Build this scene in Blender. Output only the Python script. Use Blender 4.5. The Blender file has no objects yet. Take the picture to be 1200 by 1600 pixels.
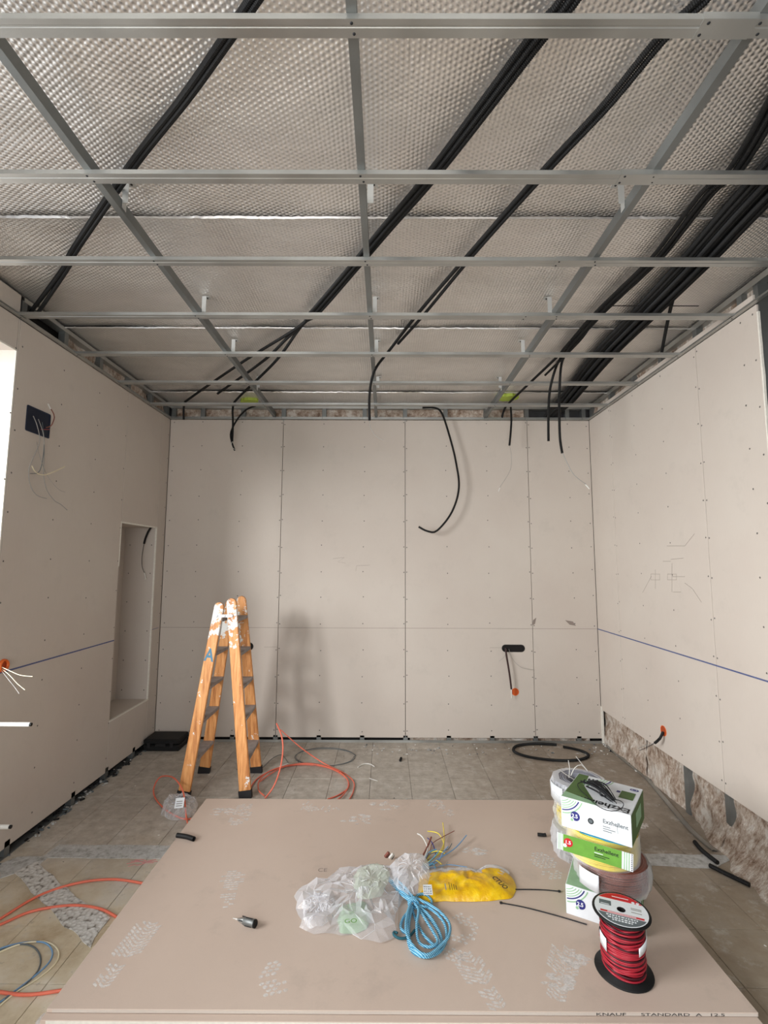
import bpy, math, random
from mathutils import Vector, Matrix, noise
S = bpy.context.scene
C = S.collection
random.seed(7)

# ------------------------------------------------------------------ camera
FPX, TILT, ROLL, YAW, CAMH = 755.44, 0.1053, -0.0034, -0.0025, 1.6412
BY, XL, XR = 4.6497, -2.1232, 2.0055            # back wall, left wall, right wall (room faces)

def ray(x, y):
    X = (x-600)/FPX; u = (800-y)/FPX
    c, s = math.cos(-ROLL), math.sin(-ROLL); X, u = c*X-s*u, s*X+c*u
    c, s = math.cos(TILT), math.sin(TILT); Y = c-s*u; Z = s+c*u
    c, s = math.cos(-YAW), math.sin(-YAW); X, Y = c*X-s*Y, s*X+c*Y
    return Vector((X, Y, Z))

EYE = Vector((0, 0, CAMH))
def onz(x, y, z): d = ray(x, y); return EYE + d*((z-CAMH)/d.z)
def ony(x, y, Y): d = ray(x, y); return EYE + d*(Y/d.y)
def onx(x, y, X): d = ray(x, y); return EYE + d*(X/d.x)

cd = bpy.data.cameras.new('camera'); cam = bpy.data.objects.new('camera', cd); C.objects.link(cam)
fw = ray(600, 800); rt = (ray(1600, 800)-fw).normalized(); up = (ray(600, -200)-fw).normalized()
fw.normalize()
M = Matrix((rt, up, -fw)).transposed().to_4x4(); M.translation = EYE
cam.matrix_world = M
cd.sensor_fit = 'HORIZONTAL'; cd.sensor_width = 36; cd.lens = 36*FPX/1200; cd.clip_start = .02
S.camera = cam

# ------------------------------------------------------------------ light
S.view_settings.view_transform = 'Standard'; S.view_settings.look = 'None'
S.view_settings.gamma = 1; S.view_settings.use_curve_mapping = False
S.view_settings.exposure = 0.12
W = bpy.data.worlds.new('World'); S.world = W; W.use_nodes = True
W.node_tree.nodes['Background'].inputs[0].default_value = (0.86, 0.93, 1.0, 1)
W.node_tree.nodes['Background'].inputs[1].default_value = 1.0

def area(name, loc, aim, sx, sy, power, col):
    l = bpy.data.lights.new(name, 'AREA'); l.shape = 'RECTANGLE'; l.size = sx; l.size_y = sy
    l.energy = power; l.color = col
    o = bpy.data.objects.new(name, l); C.objects.link(o); o.location = loc
    o.rotation_euler = (Vector(aim)-Vector(loc)).to_track_quat('-Z', 'Y').to_euler(); return o
# daylight in the left window opening and in the wide doorway behind the camera
area('daylight_window', (-4.6, .35, 2.25), (0, 1.6, 1.2), 2.4, 2.0, 350, (.985, .995, 1))
area('daylight_sky_patch', (-5.4, -5.7, 3.75), (-.6, 4.6, 1.3), 1.7, 1.7, 600, (.985, .995, 1))
area('daylight_doorway', (-.3, -1.55, 1.45), (0, 3, 1.5), 2.8, 2.3, 66, (.99, .995, 1))

# ------------------------------------------------------------------ materials
def lin(c): c /= 255; return c/12.92 if c <= .04045 else ((c+.055)/1.055)**2.4
def rgb(r, g, b): return (lin(r), lin(g), lin(b), 1)

class N:
    def __init__(s, name):
        s.m = bpy.data.materials.new(name); s.m.use_nodes = True
        s.t = s.m.node_tree; s.b = s.t.nodes['Principled BSDF']
    def n(s, typ, **k):
        nd = s.t.nodes.new(typ)
        for a, v in k.items():
            if a.startswith('i_'):
                key = a[2:]; key = int(key) if key.isdigit() else key.replace('_', ' ')
                nd.inputs[key].default_value = v
            else: setattr(nd, a, v)
        return nd
    def l(s, a, b): s.t.links.new(a, b)
    def coord(s, kind='Object', scale=(1, 1, 1)):
        if kind == 'World': src = s.n('ShaderNodeNewGeometry').outputs['Position']
        else: src = s.n('ShaderNodeTexCoord').outputs[kind]
        mp = s.n('ShaderNodeMapping'); mp.inputs['Scale'].default_value = scale
        s.l(src, mp.inputs['Vector']); return mp.outputs[0]
    def noise(s, vec, scale, detail=3, rough=.55):
        nd = s.n('ShaderNodeTexNoise'); nd.inputs['Scale'].default_value = scale
        nd.inputs['Detail'].default_value = detail; nd.inputs['Roughness'].default_value = rough
        s.l(vec, nd.inputs['Vector']); return nd.outputs['Fac']
    def ramp(s, fac, *stops):
        r = s.n('ShaderNodeValToRGB'); e = r.color_ramp.elements
        while len(e) < len(stops): e.new(.5)
        for q, (p, c) in zip(e, stops): q.position = p; q.color = c if len(c) == 4 else (*c, 1)
        s.l(fac, r.inputs[0]); return r.outputs[0]
    def mix(s, fac, a, b, mode='MIX'):
        m = s.n('ShaderNodeMix', data_type='RGBA', blend_type=mode)
        for sock, v in ((m.inputs[0], fac), (m.inputs[6], a), (m.inputs[7], b)):
            if hasattr(v, 'is_linked'): s.l(v, sock)
            else: sock.default_value = v
        return m.outputs[2]
    def math(s, op, a, b=0.0):
        m = s.n('ShaderNodeMath', operation=op)
        for sock, v in ((m.inputs[0], a), (m.inputs[1], b)):
            if hasattr(v, 'is_linked'): s.l(v, sock)
            else: sock.default_value = v
        return m.outputs[0]
    def bump(s, h, dist, st=1):
        b = s.n('ShaderNodeBump'); b.inputs['Distance'].default_value = dist; b.inputs['Strength'].default_value = st
        s.l(h, b.inputs['Height']); s.l(b.outputs[0], s.b.inputs['Normal'])
    def base(s, v, rough=.6, metal=0, spec=.4):
        if hasattr(v, 'is_linked'): s.l(v, s.b.inputs['Base Color'])
        else: s.b.inputs['Base Color'].default_value = v
        if hasattr(rough, 'is_linked'): s.l(rough, s.b.inputs['Roughness'])
        else: s.b.inputs['Roughness'].default_value = rough
        s.b.inputs['Metallic'].default_value = metal
        s.b.inputs['Specular IOR Level'].default_value = spec
        return s.m

def W1(v): return (v, v, v, 1)
def shade(c, k): return (min(1, c[0]*k), min(1, c[1]*k), min(1, c[2]*k), 1)

def plain(name, c, rough=.5, metal=0, var=.12, sc=30, spec=.4):
    n = N(name); v = n.coord('Object'); f = n.noise(v, sc)
    return n.base(n.ramp(f, (.3, shade(c, 1-var)), (.7, shade(c, 1+var))), rough, metal, spec)

def drywall(name, c, c2, dirt=.5):
    n = N(name); w = n.coord('World'); info = n.n('ShaderNodeObjectInfo')
    a = n.noise(w, 1.3, 4); b = n.noise(n.coord('World', (60, 60, 3)), 6, 2); d = n.noise(w, 5, 6, .7)
    col = n.mix(n.ramp(a, (.3, W1(0)), (.7, W1(1))), c, c2)
    col = n.mix(.5, col, n.ramp(b, (.25, W1(.94)), (.75, W1(1.0))), 'MULTIPLY')
    col = n.mix(n.math('MULTIPLY', n.ramp(d, (.56, W1(0)), (.72, W1(1))), dirt), col, shade(c, .8))
    col = n.mix(1, col, n.ramp(info.outputs['Random'], (0, W1(.965)), (1, W1(1))), 'MULTIPLY')
    n.bump(b, .0006, .5)
    return n.base(col, .86, 0, .2)
M_board = drywall('drywall_paper', rgb(203, 194, 184), rgb(197, 186, 176), .35)
M_sheet = drywall('sheet_paper', rgb(204, 186, 172), rgb(197, 178, 164), .7)
M_gyps = plain('gypsum_core', rgb(222, 218, 208), .9, var=.07, sc=60)

def m_steel(name, c, rough):
    n = N(name); v = n.coord('World')
    f = n.noise(v, 3, 3); g = n.noise(n.coord('World', (8, 8, 60)), 20, 2)
    col = n.ramp(f, (.3, shade(c, .8)), (.7, shade(c, 1.1)))
    n.bump(g, .0004, .4)
    return n.base(col, n.ramp(f, (.3, W1(rough-.08)), (.7, W1(rough+.12))), .85, .5)
M_steel = m_steel('galvanised_steel', rgb(182, 183, 180), .38)
M_bright = m_steel('bright_zinc', rgb(226, 228, 226), .5)
M_steel2 = m_steel('galvanised_steel_dull', rgb(138, 141, 140), .5)

# quilted bubble foil
n = N('bubble_foil'); w = n.coord('World')
def rot_coord(n, ang, sc):
    mp = n.n('ShaderNodeMapping'); mp.inputs['Rotation'].default_value = (0, 0, ang); mp.inputs['Scale'].default_value = sc
    n.l(n.n('ShaderNodeNewGeometry').outputs['Position'], mp.inputs['Vector']); return mp.outputs[0]
wob = n.noise(n.coord('World'), 9, 2)
hs = []
for ang in (0, math.radians(60), math.radians(120)):
    wv = n.n('ShaderNodeTexWave', wave_type='BANDS', bands_direction='X', wave_profile='SIN')
    wv.inputs['Scale'].default_value = 19.0
    wv.inputs['Distortion'].default_value = .25; wv.inputs['Detail Scale'].default_value = .3
    n.l(rot_coord(n, ang, (1, 1, 1)), wv.inputs['Vector']); hs.append(wv.outputs['Fac'])
bub = n.math('MULTIPLY', n.math('ADD', n.math('ADD', hs[0], hs[1]), hs[2]), .34)
cre = n.n('ShaderNodeTexVoronoi', feature='DISTANCE_TO_EDGE'); cre.inputs['Scale'].default_value = 5
n.l(n.coord('World', (1, .5, 1)), cre.inputs['Vector'])
ridge = n.math('MULTIPLY', n.ramp(cre.outputs['Distance'], (0, W1(1)), (.03, W1(0))), .5)
wr = n.noise(n.coord('World', (1, 2.2, 1)), 4.5, 4)
hh = n.math('SUBTRACT', n.math('MULTIPLY', ridge, -.35), n.math('MULTIPLY', bub, .85))
hh = n.math('ADD', hh, n.math('MULTIPLY', wr, 1.6))
n.bump(hh, .0052, 1)
fcol = n.ramp(wr, (.3, rgb(230, 226, 221)), (.7, rgb(240, 236, 231)))
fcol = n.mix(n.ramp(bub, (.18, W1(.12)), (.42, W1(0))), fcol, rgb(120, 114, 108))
M_foil = n.base(fcol, .38, .80, .5)
M_tape = m_steel('foil_tape', rgb(224, 220, 216), .35)

def m_black(name, c=rgb(12, 12, 13), rough=.6):
    return plain(name, c, rough, var=.2, sc=15)
M_black = m_black('black_plastic')
M_rubber = m_black('black_rubber', rgb(30, 29, 31), .7)

# floor tiles: beige stone under plaster dust
def m_tile():
    n = N('floor_tile'); w = n.coord('World'); info = n.n('ShaderNodeObjectInfo')
    a = n.noise(w, 3.2, 6, .65); b = n.noise(w, 14, 5, .7); c = n.noise(n.coord('World', (1, 1, 1)), .9, 3)
    col = n.ramp(a, (.32, rgb(178, 156, 126)), (.5, rgb(212, 198, 172)), (.66, rgb(226, 218, 202)))
    sep = n.n('ShaderNodeSeparateXYZ'); n.l(w, sep.inputs[0])
    # the far part of the floor is coated with grey cement dust
    far = n.ramp(n.math('ADD', n.math('MULTIPLY', sep.outputs[1], .25), n.math('MULTIPLY', a, .22)), (.70, W1(0)), (.88, W1(1)))
    dust = n.ramp(b, (.3, rgb(160, 151, 140)), (.55, rgb(186, 178, 167)), (.75, rgb(206, 200, 192)))
    col = n.mix(far, col, dust)
    rgt_shade = n.ramp(n.math('ADD', n.math('MULTIPLY', sep.outputs[0], .3), n.math('MULTIPLY', a, .15)), (.2, W1(0)), (.42, W1(.75)))  # right side browned: the shade on the floor there is put into the colour
    col = n.mix(rgt_shade, col, n.ramp(b, (.3, rgb(120, 106, 90)), (.7, rgb(146, 132, 116))))
    pd = n.noise(w, 6.5, 8, .75)
    col = n.mix(n.ramp(pd, (.55, W1(0)), (.68, W1(.55))), col, rgb(206, 202, 196))
    col = n.mix(n.ramp(n.noise(w, 22, 4, .7), (.6, W1(0)), (.75, W1(.5))), col, rgb(112, 102, 92))
    col = n.mix(1, col, n.ramp(info.outputs['Random'], (0, W1(.9)), (1, W1(1.0))), 'MULTIPLY')
    n.bump(b, .002, .6)
    return n.base(col, n.ramp(b, (.3, W1(.5)), (.7, W1(.75))), 0, .35)
M_tile = m_tile()
n = N('mortar'); w = n.coord('World'); a = n.noise(w, 26, 6, .75)
col = n.ramp(a, (.35, rgb(150, 148, 144)), (.5, rgb(184, 184, 182)), (.7, rgb(205, 206, 206))); n.bump(a, .006, .8)
M_mortar = n.base(col, .9, 0, .2)
n = N('rubble_mortar'); w = n.coord('World'); v = n.n('ShaderNodeTexVoronoi'); v.inputs['Scale'].default_value = 55; n.l(w, v.inputs['Vector'])
a = n.noise(w, 40, 5, .7); f = n.math('ADD', n.math('MULTIPLY', v.outputs['Distance'], .6), n.math('MULTIPLY', a, .6))
col = n.ramp(f, (.5, rgb(212, 210, 206)), (.72, rgb(190, 187, 182)), (.85, rgb(124, 118, 110))); n.bump(f, .008, .9)
M_rubble = n.base(col, .95, 0, .2)
M_grout = plain('grout', rgb(140, 132, 122), .9, var=.2)
M_masonry = plain('grey_masonry', rgb(78, 77, 78), .9, var=.25, sc=6)
M_dark = plain('dark_void', rgb(26, 23, 22), .95)  # near-black for shade in gaps and bores, and for dark crumbs

# mineral wool, brown and white
n = N('mineral_wool'); w = n.coord('World', (1, 1, 1))
a = n.noise(w, 7, 6, .75); b = n.noise(n.coord('World', (1, 2.4, 1)), 16, 6, .8)
f = n.math('ADD', n.math('MULTIPLY', a, .55), n.math('MULTIPLY', b, .45))
col = n.ramp(f, (.35, rgb(98, 76, 62)), (.43, rgb(160, 136, 118)), (.50, rgb(200, 182, 166)), (.57, rgb(232, 224, 214)))
n.bump(b, .03, .9)
M_wool = n.base(col, .95, 0, .1)

def m_wood():
    n = N('ladder_wood'); o = n.coord('Object', (14, 14, 1.1)); o2 = n.coord('Object')
    a = n.noise(o, 3.2, 5, .6)
    col = n.ramp(a, (.3, rgb(160, 98, 52)), (.5, rgb(208, 144, 86)), (.7, rgb(228, 172, 112)))
    sep = n.n('ShaderNodeSeparateXYZ'); n.l(n.coord('World'), sep.inputs[0])
    p = n.noise(o2, 16, 5, .7)
    hi = n.ramp(sep.outputs[2], (.0, W1(-.08)), (.55, W1(-.05)), (1.0, W1(.0)))
    top = n.ramp(n.math('MULTIPLY', sep.outputs[2], .7), (.0, W1(0)), (.68, W1(.04)), (.80, W1(.17)), (.90, W1(.2)), (.96, W1(.04)))
    s = n.math('ADD', p, top)
    col = n.mix(n.ramp(s, (.66, W1(0)), (.70, W1(1))), col, rgb(226, 226, 222))
    n.bump(a, .002, .5)
    return n.base(col, .5, 0, .4)
M_wood = m_wood()
M_tread = plain('tread_grey', rgb(150, 142, 138), .7, var=.2, sc=20)

def tint(name, c, rough=.45, var=.08): return plain(name, c, rough, var=var, sc=25)
M_orange = tint('orange_cable', rgb(220, 112, 88))
M_obox = tint('orange_plastic', rgb(232, 112, 48))
M_white = tint('white_plastic', rgb(216, 214, 208))
M_card = tint('white_card', rgb(226, 230, 234), .55, .03)
M_green = tint('green_print', rgb(104, 158, 62), .5)
M_dkgreen = tint('dark_green_print', rgb(82, 110, 58), .6)
M_pale = tint('pale_green_print', rgb(150, 190, 150), .5)
M_navy = tint('navy_print', rgb(46, 48, 120), .5)
M_red = tint('red_print', rgb(196, 32, 44), .45)
M_ink = tint('black_ink', rgb(28, 30, 34), .6)
M_gink = tint('grey_ink', rgb(96, 104, 108), .6)
M_blueink = tint('blue_chalk', rgb(86, 94, 132), .9)
M_pencil = tint('pencil_grey', rgb(138, 126, 118), .9)
M_yel = tint('yellow_cable', rgb(228, 208, 78))
M_brown = tint('brown_cable', rgb(124, 72, 60))
M_grey = tint('grey_cable', rgb(140, 142, 152))
M_rcab = tint('red_cable', rgb(168, 40, 54), .3)
M_dkcab = tint('dark_cable', rgb(66, 22, 30), .4)
M_blue = tint('light_blue_cable', rgb(120, 160, 200))
M_rope2 = tint('pale_blue_rope', rgb(150, 206, 232), .7)
M_teal = tint('teal_rope', rgb(30, 84, 96), .7)
M_cream = tint('cream_cable', rgb(226, 216, 186))
M_gcab = tint('thin_grey_cable', rgb(150, 148, 144))
M_dblue = tint('dark_blue_plastic', rgb(20, 34, 58), .4)
M_redchalk = tint('red_chalk', rgb(196, 132, 130), .9)
M_crease = tint('film_crease', rgb(240, 242, 246), .2)
M_spray = tint('fluorescent_paint', rgb(176, 196, 84), .8)
n = N('blue_rope'); wv = n.n('ShaderNodeTexWave', bands_direction='DIAGONAL'); wv.inputs['Scale'].default_value = 60
n.l(n.coord('World'), wv.inputs['Vector']); n.bump(wv.outputs['Fac'], .002, .8)
M_rope = n.base(n.ramp(wv.outputs['Fac'], (.2, rgb(52, 132, 172)), (.6, rgb(86, 172, 210)), (.95, rgb(176, 222, 240))), .7)
M_yfilm = N('yellow_film'); a = M_yfilm.noise(M_yfilm.coord('World'), 18, 5, .6); M_yfilm.bump(a, .01, .8)
M_yfilm = M_yfilm.base(M_yfilm.ramp(a, (.35, rgb(214, 160, 8)), (.6, rgb(240, 196, 16)), (.72, rgb(246, 214, 70))), .28, 0, .6)

def m_film(name, c, clear, rough=.15):
    # thin plastic: see-through face on, milky where it turns away (Fresnel)
    n = N(name); a = n.noise(n.coord('World'), 30, 3, .6); n.bump(a, .004, .5)
    n.base(c, rough, 0, .8)
    t = n.n('ShaderNodeBsdfTransparent'); mx = n.n('ShaderNodeMixShader')
    lw = n.n('ShaderNodeLayerWeight'); lw.inputs['Blend'].default_value = .5
    fac = n.ramp(lw.outputs['Facing'], (.15, W1(clear)), (.8, W1(clear*.35)))
    n.l(fac, mx.inputs[0]); n.l(n.b.outputs[0], mx.inputs[1]); n.l(t.outputs[0], mx.inputs[2])
    n.l(mx.outputs[0], n.t.nodes['Material Output'].inputs['Surface']); return n.m
M_film = m_film('clear_film', rgb(236, 238, 242), .80)
M_film2 = m_film('milky_film', rgb(236, 238, 244), .78)
M_filmc = m_film('thin_clear_film', rgb(236, 240, 242), .93, .08)
# dusty boot marks: plaster dust lying on the paper, worn through in places
n = N('plaster_dust'); a = n.noise(n.coord('World'), 60, 5, .7); n.base(rgb(232, 228, 224), .95, 0, .1)
t = n.n('ShaderNodeBsdfTransparent'); mx = n.n('ShaderNodeMixShader')
n.l(n.ramp(a, (.36, W1(.75)), (.60, W1(.25))), mx.inputs[0]); n.l(n.b.outputs[0], mx.inputs[1]); n.l(t.outputs[0], mx.inputs[2])
n.l(mx.outputs[0], n.t.nodes['Material Output'].inputs['Surface']); M_dust = n.m

# ------------------------------------------------------------------ mesh building
class MB:
    def __init__(s): s.v = []; s.f = []; s.mi = []; s.sm = []; s.mats = []
    def mat(s, m):
        if m not in s.mats: s.mats.append(m)
        return s.mats.index(m)
    def add(s, verts, faces, m, smooth=False):
        k = len(s.v); s.v += [tuple(p) for p in verts]; i = s.mat(m)
        for f in faces: s.f.append([k+q for q in f]); s.mi.append(i); s.sm.append(smooth)
        return s
    def box(s, x0, x1, y0, y1, z0, z1, m, mx=None):
        vs = [Vector((x, y, z)) for z in (z0, z1) for y in (y0, y1) for x in (x0, x1)]
        if mx is not None: vs = [mx @ v for v in vs]
        return s.add(vs, [(0, 2, 3, 1), (4, 5, 7, 6), (0, 1, 5, 4), (2, 6, 7, 3), (0, 4, 6, 2), (1, 3, 7, 5)], m)
    def bbox(s, x0, x1, y0, y1, z0, z1, b, m, mx=None):
        # box with chamfered edges
        vs = []; fs = []
        X = (x0, x1); Y = (y0, y1); Z = (z0, z1); idx = {}
        for i in (0, 1):
            for j in (0, 1):
                for k in (0, 1):
                    sx, sy, sz = (b if i == 0 else -b), (b if j == 0 else -b), (b if k == 0 else -b)
                    for a, p in (('x', (X[i], Y[j]+sy, Z[k]+sz)), ('y', (X[i]+sx, Y[j], Z[k]+sz)), ('z', (X[i]+sx, Y[j]+sy, Z[k]))):
                        idx[i, j, k, a] = len(vs); vs.append(Vector(p))
                    t = [idx[i, j, k, a] for a in 'xyz']; fs.append(t if (i+j+k) % 2 else t[::-1])
        for a in (0, 1):
            fs += [[idx[a, 0, 0, 'x'], idx[a, 1, 0, 'x'], idx[a, 1, 1, 'x'], idx[a, 0, 1, 'x']],
                   [idx[0, a, 0, 'y'], idx[1, a, 0, 'y'], idx[1, a, 1, 'y'], idx[0, a, 1, 'y']],
                   [idx[0, 0, a, 'z'], idx[1, 0, a, 'z'], idx[1, 1, a, 'z'], idx[0, 1, a, 'z']]]
            for c in (0, 1):
                fs += [[idx[a, c, 0, 'x'], idx[a, c, 1, 'x'], idx[a, c, 1, 'y'], idx[a, c, 0, 'y']],
                       [idx[a, 0, c, 'x'], idx[a, 1, c, 'x'], idx[a, 1, c, 'z'], idx[a, 0, c, 'z']],
                       [idx[0, a, c, 'y'], idx[1, a, c, 'y'], idx[1, a, c, 'z'], idx[0, a, c, 'z']]]
        if mx is not None: vs = [mx @ v for v in vs]
        return s.add(vs, fs, m)
    def sweep(s, pts, rad, m, nseg=8, cap=True, smooth=True):
        pts = [Vector(p) for p in pts]; nn = len(pts)
        rr = rad if isinstance(rad, (list, tuple)) else [rad]*nn
        tg = [(pts[min(i+1, nn-1)]-pts[max(i-1, 0)]).normalized() for i in range(nn)]
        a = tg[0].cross(Vector((0, 0, 1)))
        if a.length < .1: a = tg[0].cross(Vector((0, 1, 0)))
        a.normalize(); vs = []; fs = []
        for i in range(nn):
            a = (a - tg[i]*a.dot(tg[i]))
            a.normalize(); b = tg[i].cross(a)
            for k in range(nseg):
                an = 2*math.pi*k/nseg; vs.append(pts[i]+(a*math.cos(an)+b*math.sin(an))*rr[i])
        for i in range(nn-1):
            for k in range(nseg):
                fs.append((i*nseg+k, i*nseg+(k+1) % nseg, (i+1)*nseg+(k+1) % nseg, (i+1)*nseg+k))
        s.add(vs, fs, m, smooth)
        if cap: s.add(vs[:nseg], [list(range(nseg))[::-1]], m); s.add(vs[-nseg:], [list(range(nseg))], m)
        return s
    def lathe(s, prof, m, nseg=32, mx=None, smooth=True):
        vs = [Vector((r*math.cos(2*math.pi*k/nseg), r*math.sin(2*math.pi*k/nseg), z)) for r, z in prof for k in range(nseg)]
        if mx is not None: vs = [mx @ v for v in vs]
        fs = [(i*nseg+k, i*nseg+(k+1) % nseg, (i+1)*nseg+(k+1) % nseg, (i+1)*nseg+k) for i in range(len(prof)-1) for k in range(nseg)]
        return s.add(vs, fs, m, smooth)
    def build(s, name, parent=None, label=None, cat=None, group=None, kind=None):
        me = bpy.data.meshes.new(name); me.from_pydata(s.v, [], s.f)
        for m in s.mats: me.materials.append(m)
        me.polygons.foreach_set('material_index', s.mi); me.polygons.foreach_set('use_smooth', s.sm)
        me.update()
        import bmesh
        bm = bmesh.new(); bm.from_mesh(me); bmesh.ops.recalc_face_normals(bm, faces=bm.faces); bm.to_mesh(me); bm.free()
        o = bpy.data.objects.new(name, me); C.objects.link(o)
        return tag(o, parent, label, cat, group, kind)

def tag(o, parent=None, label=None, cat=None, group=None, kind=None):
    if parent is not None:
        o.parent = parent                                       # every mesh is built in world coordinates
        o.matrix_parent_inverse = Matrix.Translation(parent.location).inverted() if parent.type == 'EMPTY' else Matrix.Identity(4)
    if label: o['label'] = label
    if cat: o['category'] = cat
    if group: o['group'] = group
    if kind: o['kind'] = kind
    return o

def empty(name, loc, label=None, cat=None, group=None, kind=None):
    o = bpy.data.objects.new(name, None); C.objects.link(o); o.location = loc; o.empty_display_size = .1
    return tag(o, None, label, cat, group, kind)

def smooth(pts, step=.02):
    pts = [Vector(p) for p in pts]; out = []
    for i in range(len(pts)-1):
        p0 = pts[max(i-1, 0)]; p1 = pts[i]; p2 = pts[i+1]; p3 = pts[min(i+2, len(pts)-1)]
        k = max(2, int((p2-p1).length/step))
        for j in range(k):
            t = j/k
            out.append(.5*((2*p1)+(p2-p0)*t+(2*p0-5*p1+4*p2-p3)*t*t+(3*p1-p0-3*p2+p3)*t**3))
    out.append(pts[-1]); return out

def resample(pts, step):
    out = [pts[0]]; acc = 0
    for a, b in zip(pts, pts[1:]):
        L = (b-a).length
        if L < 1e-7: continue
        t = step-acc
        while t <= L: out.append(a.lerp(b, t/L)); t += step
        acc = (acc+L) % step
    out.append(pts[-1]); return out

def corrugated(pts, r, m=None, pitch=.006, nseg=10):
    m = m or M_black
    p = resample(smooth(pts), pitch/2)
    if (p[-1]-p[-2]).length < pitch*.2: p.pop()
    return MB().sweep(p, [r if i % 2 else r*.82 for i in range(len(p))], m, nseg, True, False)

def cable(pts, r, m, step=.015, nseg=6): return MB().sweep(smooth(pts, step), r, m, nseg)

def blob(outline, z0, H, m, ns=72, nr=16, crumple=.6, seed=0, freq=16, bottom=True, curve=.5):
    """pillow over a closed outline (world xy points), crumpled with ridged noise"""
    o = smooth([Vector((p[0], p[1], 0)) for p in outline]+[Vector((outline[0][0], outline[0][1], 0))], .01)
    o = resample(o, sum((b-a).length for a, b in zip(o, o[1:]))/ns)[:ns]; ns = len(o)
    c = sum(o, Vector())/ns; vs = []; fs = []
    for j in range(nr):
        q = j/(nr-1)
        for i in range(ns):
            p = c.lerp(o[i], q)
            sd = Vector((seed, seed*.7, 0))
            rg = 1-abs(noise.noise(Vector((p.x, p.y, 0))*freq+sd))*2.4
            rg2 = 1-abs(noise.noise(Vector((p.x, p.y, 3))*freq*2.3+sd))*2.4
            h = H*(max(0, 1-q**2.6))**curve*(1-crumple+crumple*(.72*rg+.38*rg2))
            p = p+Vector((noise.noise(p*freq*1.5+sd), noise.noise(p*freq*1.5-sd), 0))*.008*q
            vs.append((p.x, p.y, z0+max(.0015, h)))
    for j in range(nr-1):
        for i in range(ns):
            fs.append((j*ns+i, j*ns+(i+1) % ns, (j+1)*ns+(i+1) % ns, (j+1)*ns+i))
    mb = MB(); mb.add(vs, fs, m, True)
    if bottom:
        last = vs[-ns:]; mb.add([(x, y, z0+.0004) for x, y, z in last]+last, [list(range(ns))]+[(i, (i+1) % ns, ns+(i+1) % ns, ns+i) for i in range(ns)], m)
    return mb

def film(outline, z0, H, m, ns=46, nr=9, seed=0, base=.35, curve=.5):
    """crumpled sheet: an irregular net of flat facets with sharp creases over a closed outline"""
    rnd = random.Random(seed); o = smooth([Vector((p[0], p[1], 0)) for p in outline]+[Vector((outline[0][0], outline[0][1], 0))], .01)
    o = resample(o, sum((b-a).length for a, b in zip(o, o[1:]))/ns)[:ns]; ns = len(o); c = sum(o, Vector())/ns; vs = []; fs = []
    size = sum((p-c).length for p in o)/ns
    for j in range(nr):
        q = j/(nr-1); jj_ = size/nr*.55 if 0 < j < nr-1 else 0
        for i in range(ns):
            p = c.lerp(o[(i) % ns], q*(1+(.05*rnd.uniform(-1, 1) if j == nr-1 else 0)))
            k = min(1, q*1.6)*jj_; p = p+Vector((rnd.uniform(-k, k), rnd.uniform(-k, k), 0))
            f = base+(1-base)*(.5+.5*noise.noise(p*14+Vector((seed, 0, 0)))*1.6)+rnd.uniform(-.16, .16)*min(1, q*3)
            vs.append((p.x, p.y, z0+max(.002, H*(max(0, 1-q**2.4))**curve*f) if j < nr-1 else z0+rnd.uniform(.0005, .006)))
    for j in range(nr-1):
        for i in range(ns):
            a, b, c_, d = j*ns+i, j*ns+(i+1) % ns, (j+1)*ns+(i+1) % ns, (j+1)*ns+i
            fs += [(a, b, c_), (a, c_, d)] if rnd.random() < .5 else [(a, b, d), (b, c_, d)]
    mb = MB(); mb.add(vs, fs, m, False)
    for _ in range(int(ns*.45)):                                  # raised bright crease ridges
        i = rnd.randrange(ns); j = rnd.randrange(1, nr-2); L_ = []
        for k in range(rnd.randrange(2, 5)):
            L_.append(Vector(vs[min(nr-1, j+k)*ns+(i+k*rnd.choice((0, 1))) % ns])+Vector((0, 0, .001)))
        mb.sweep(L_, .0007, M_crease, 4, False)
    return mb

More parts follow.
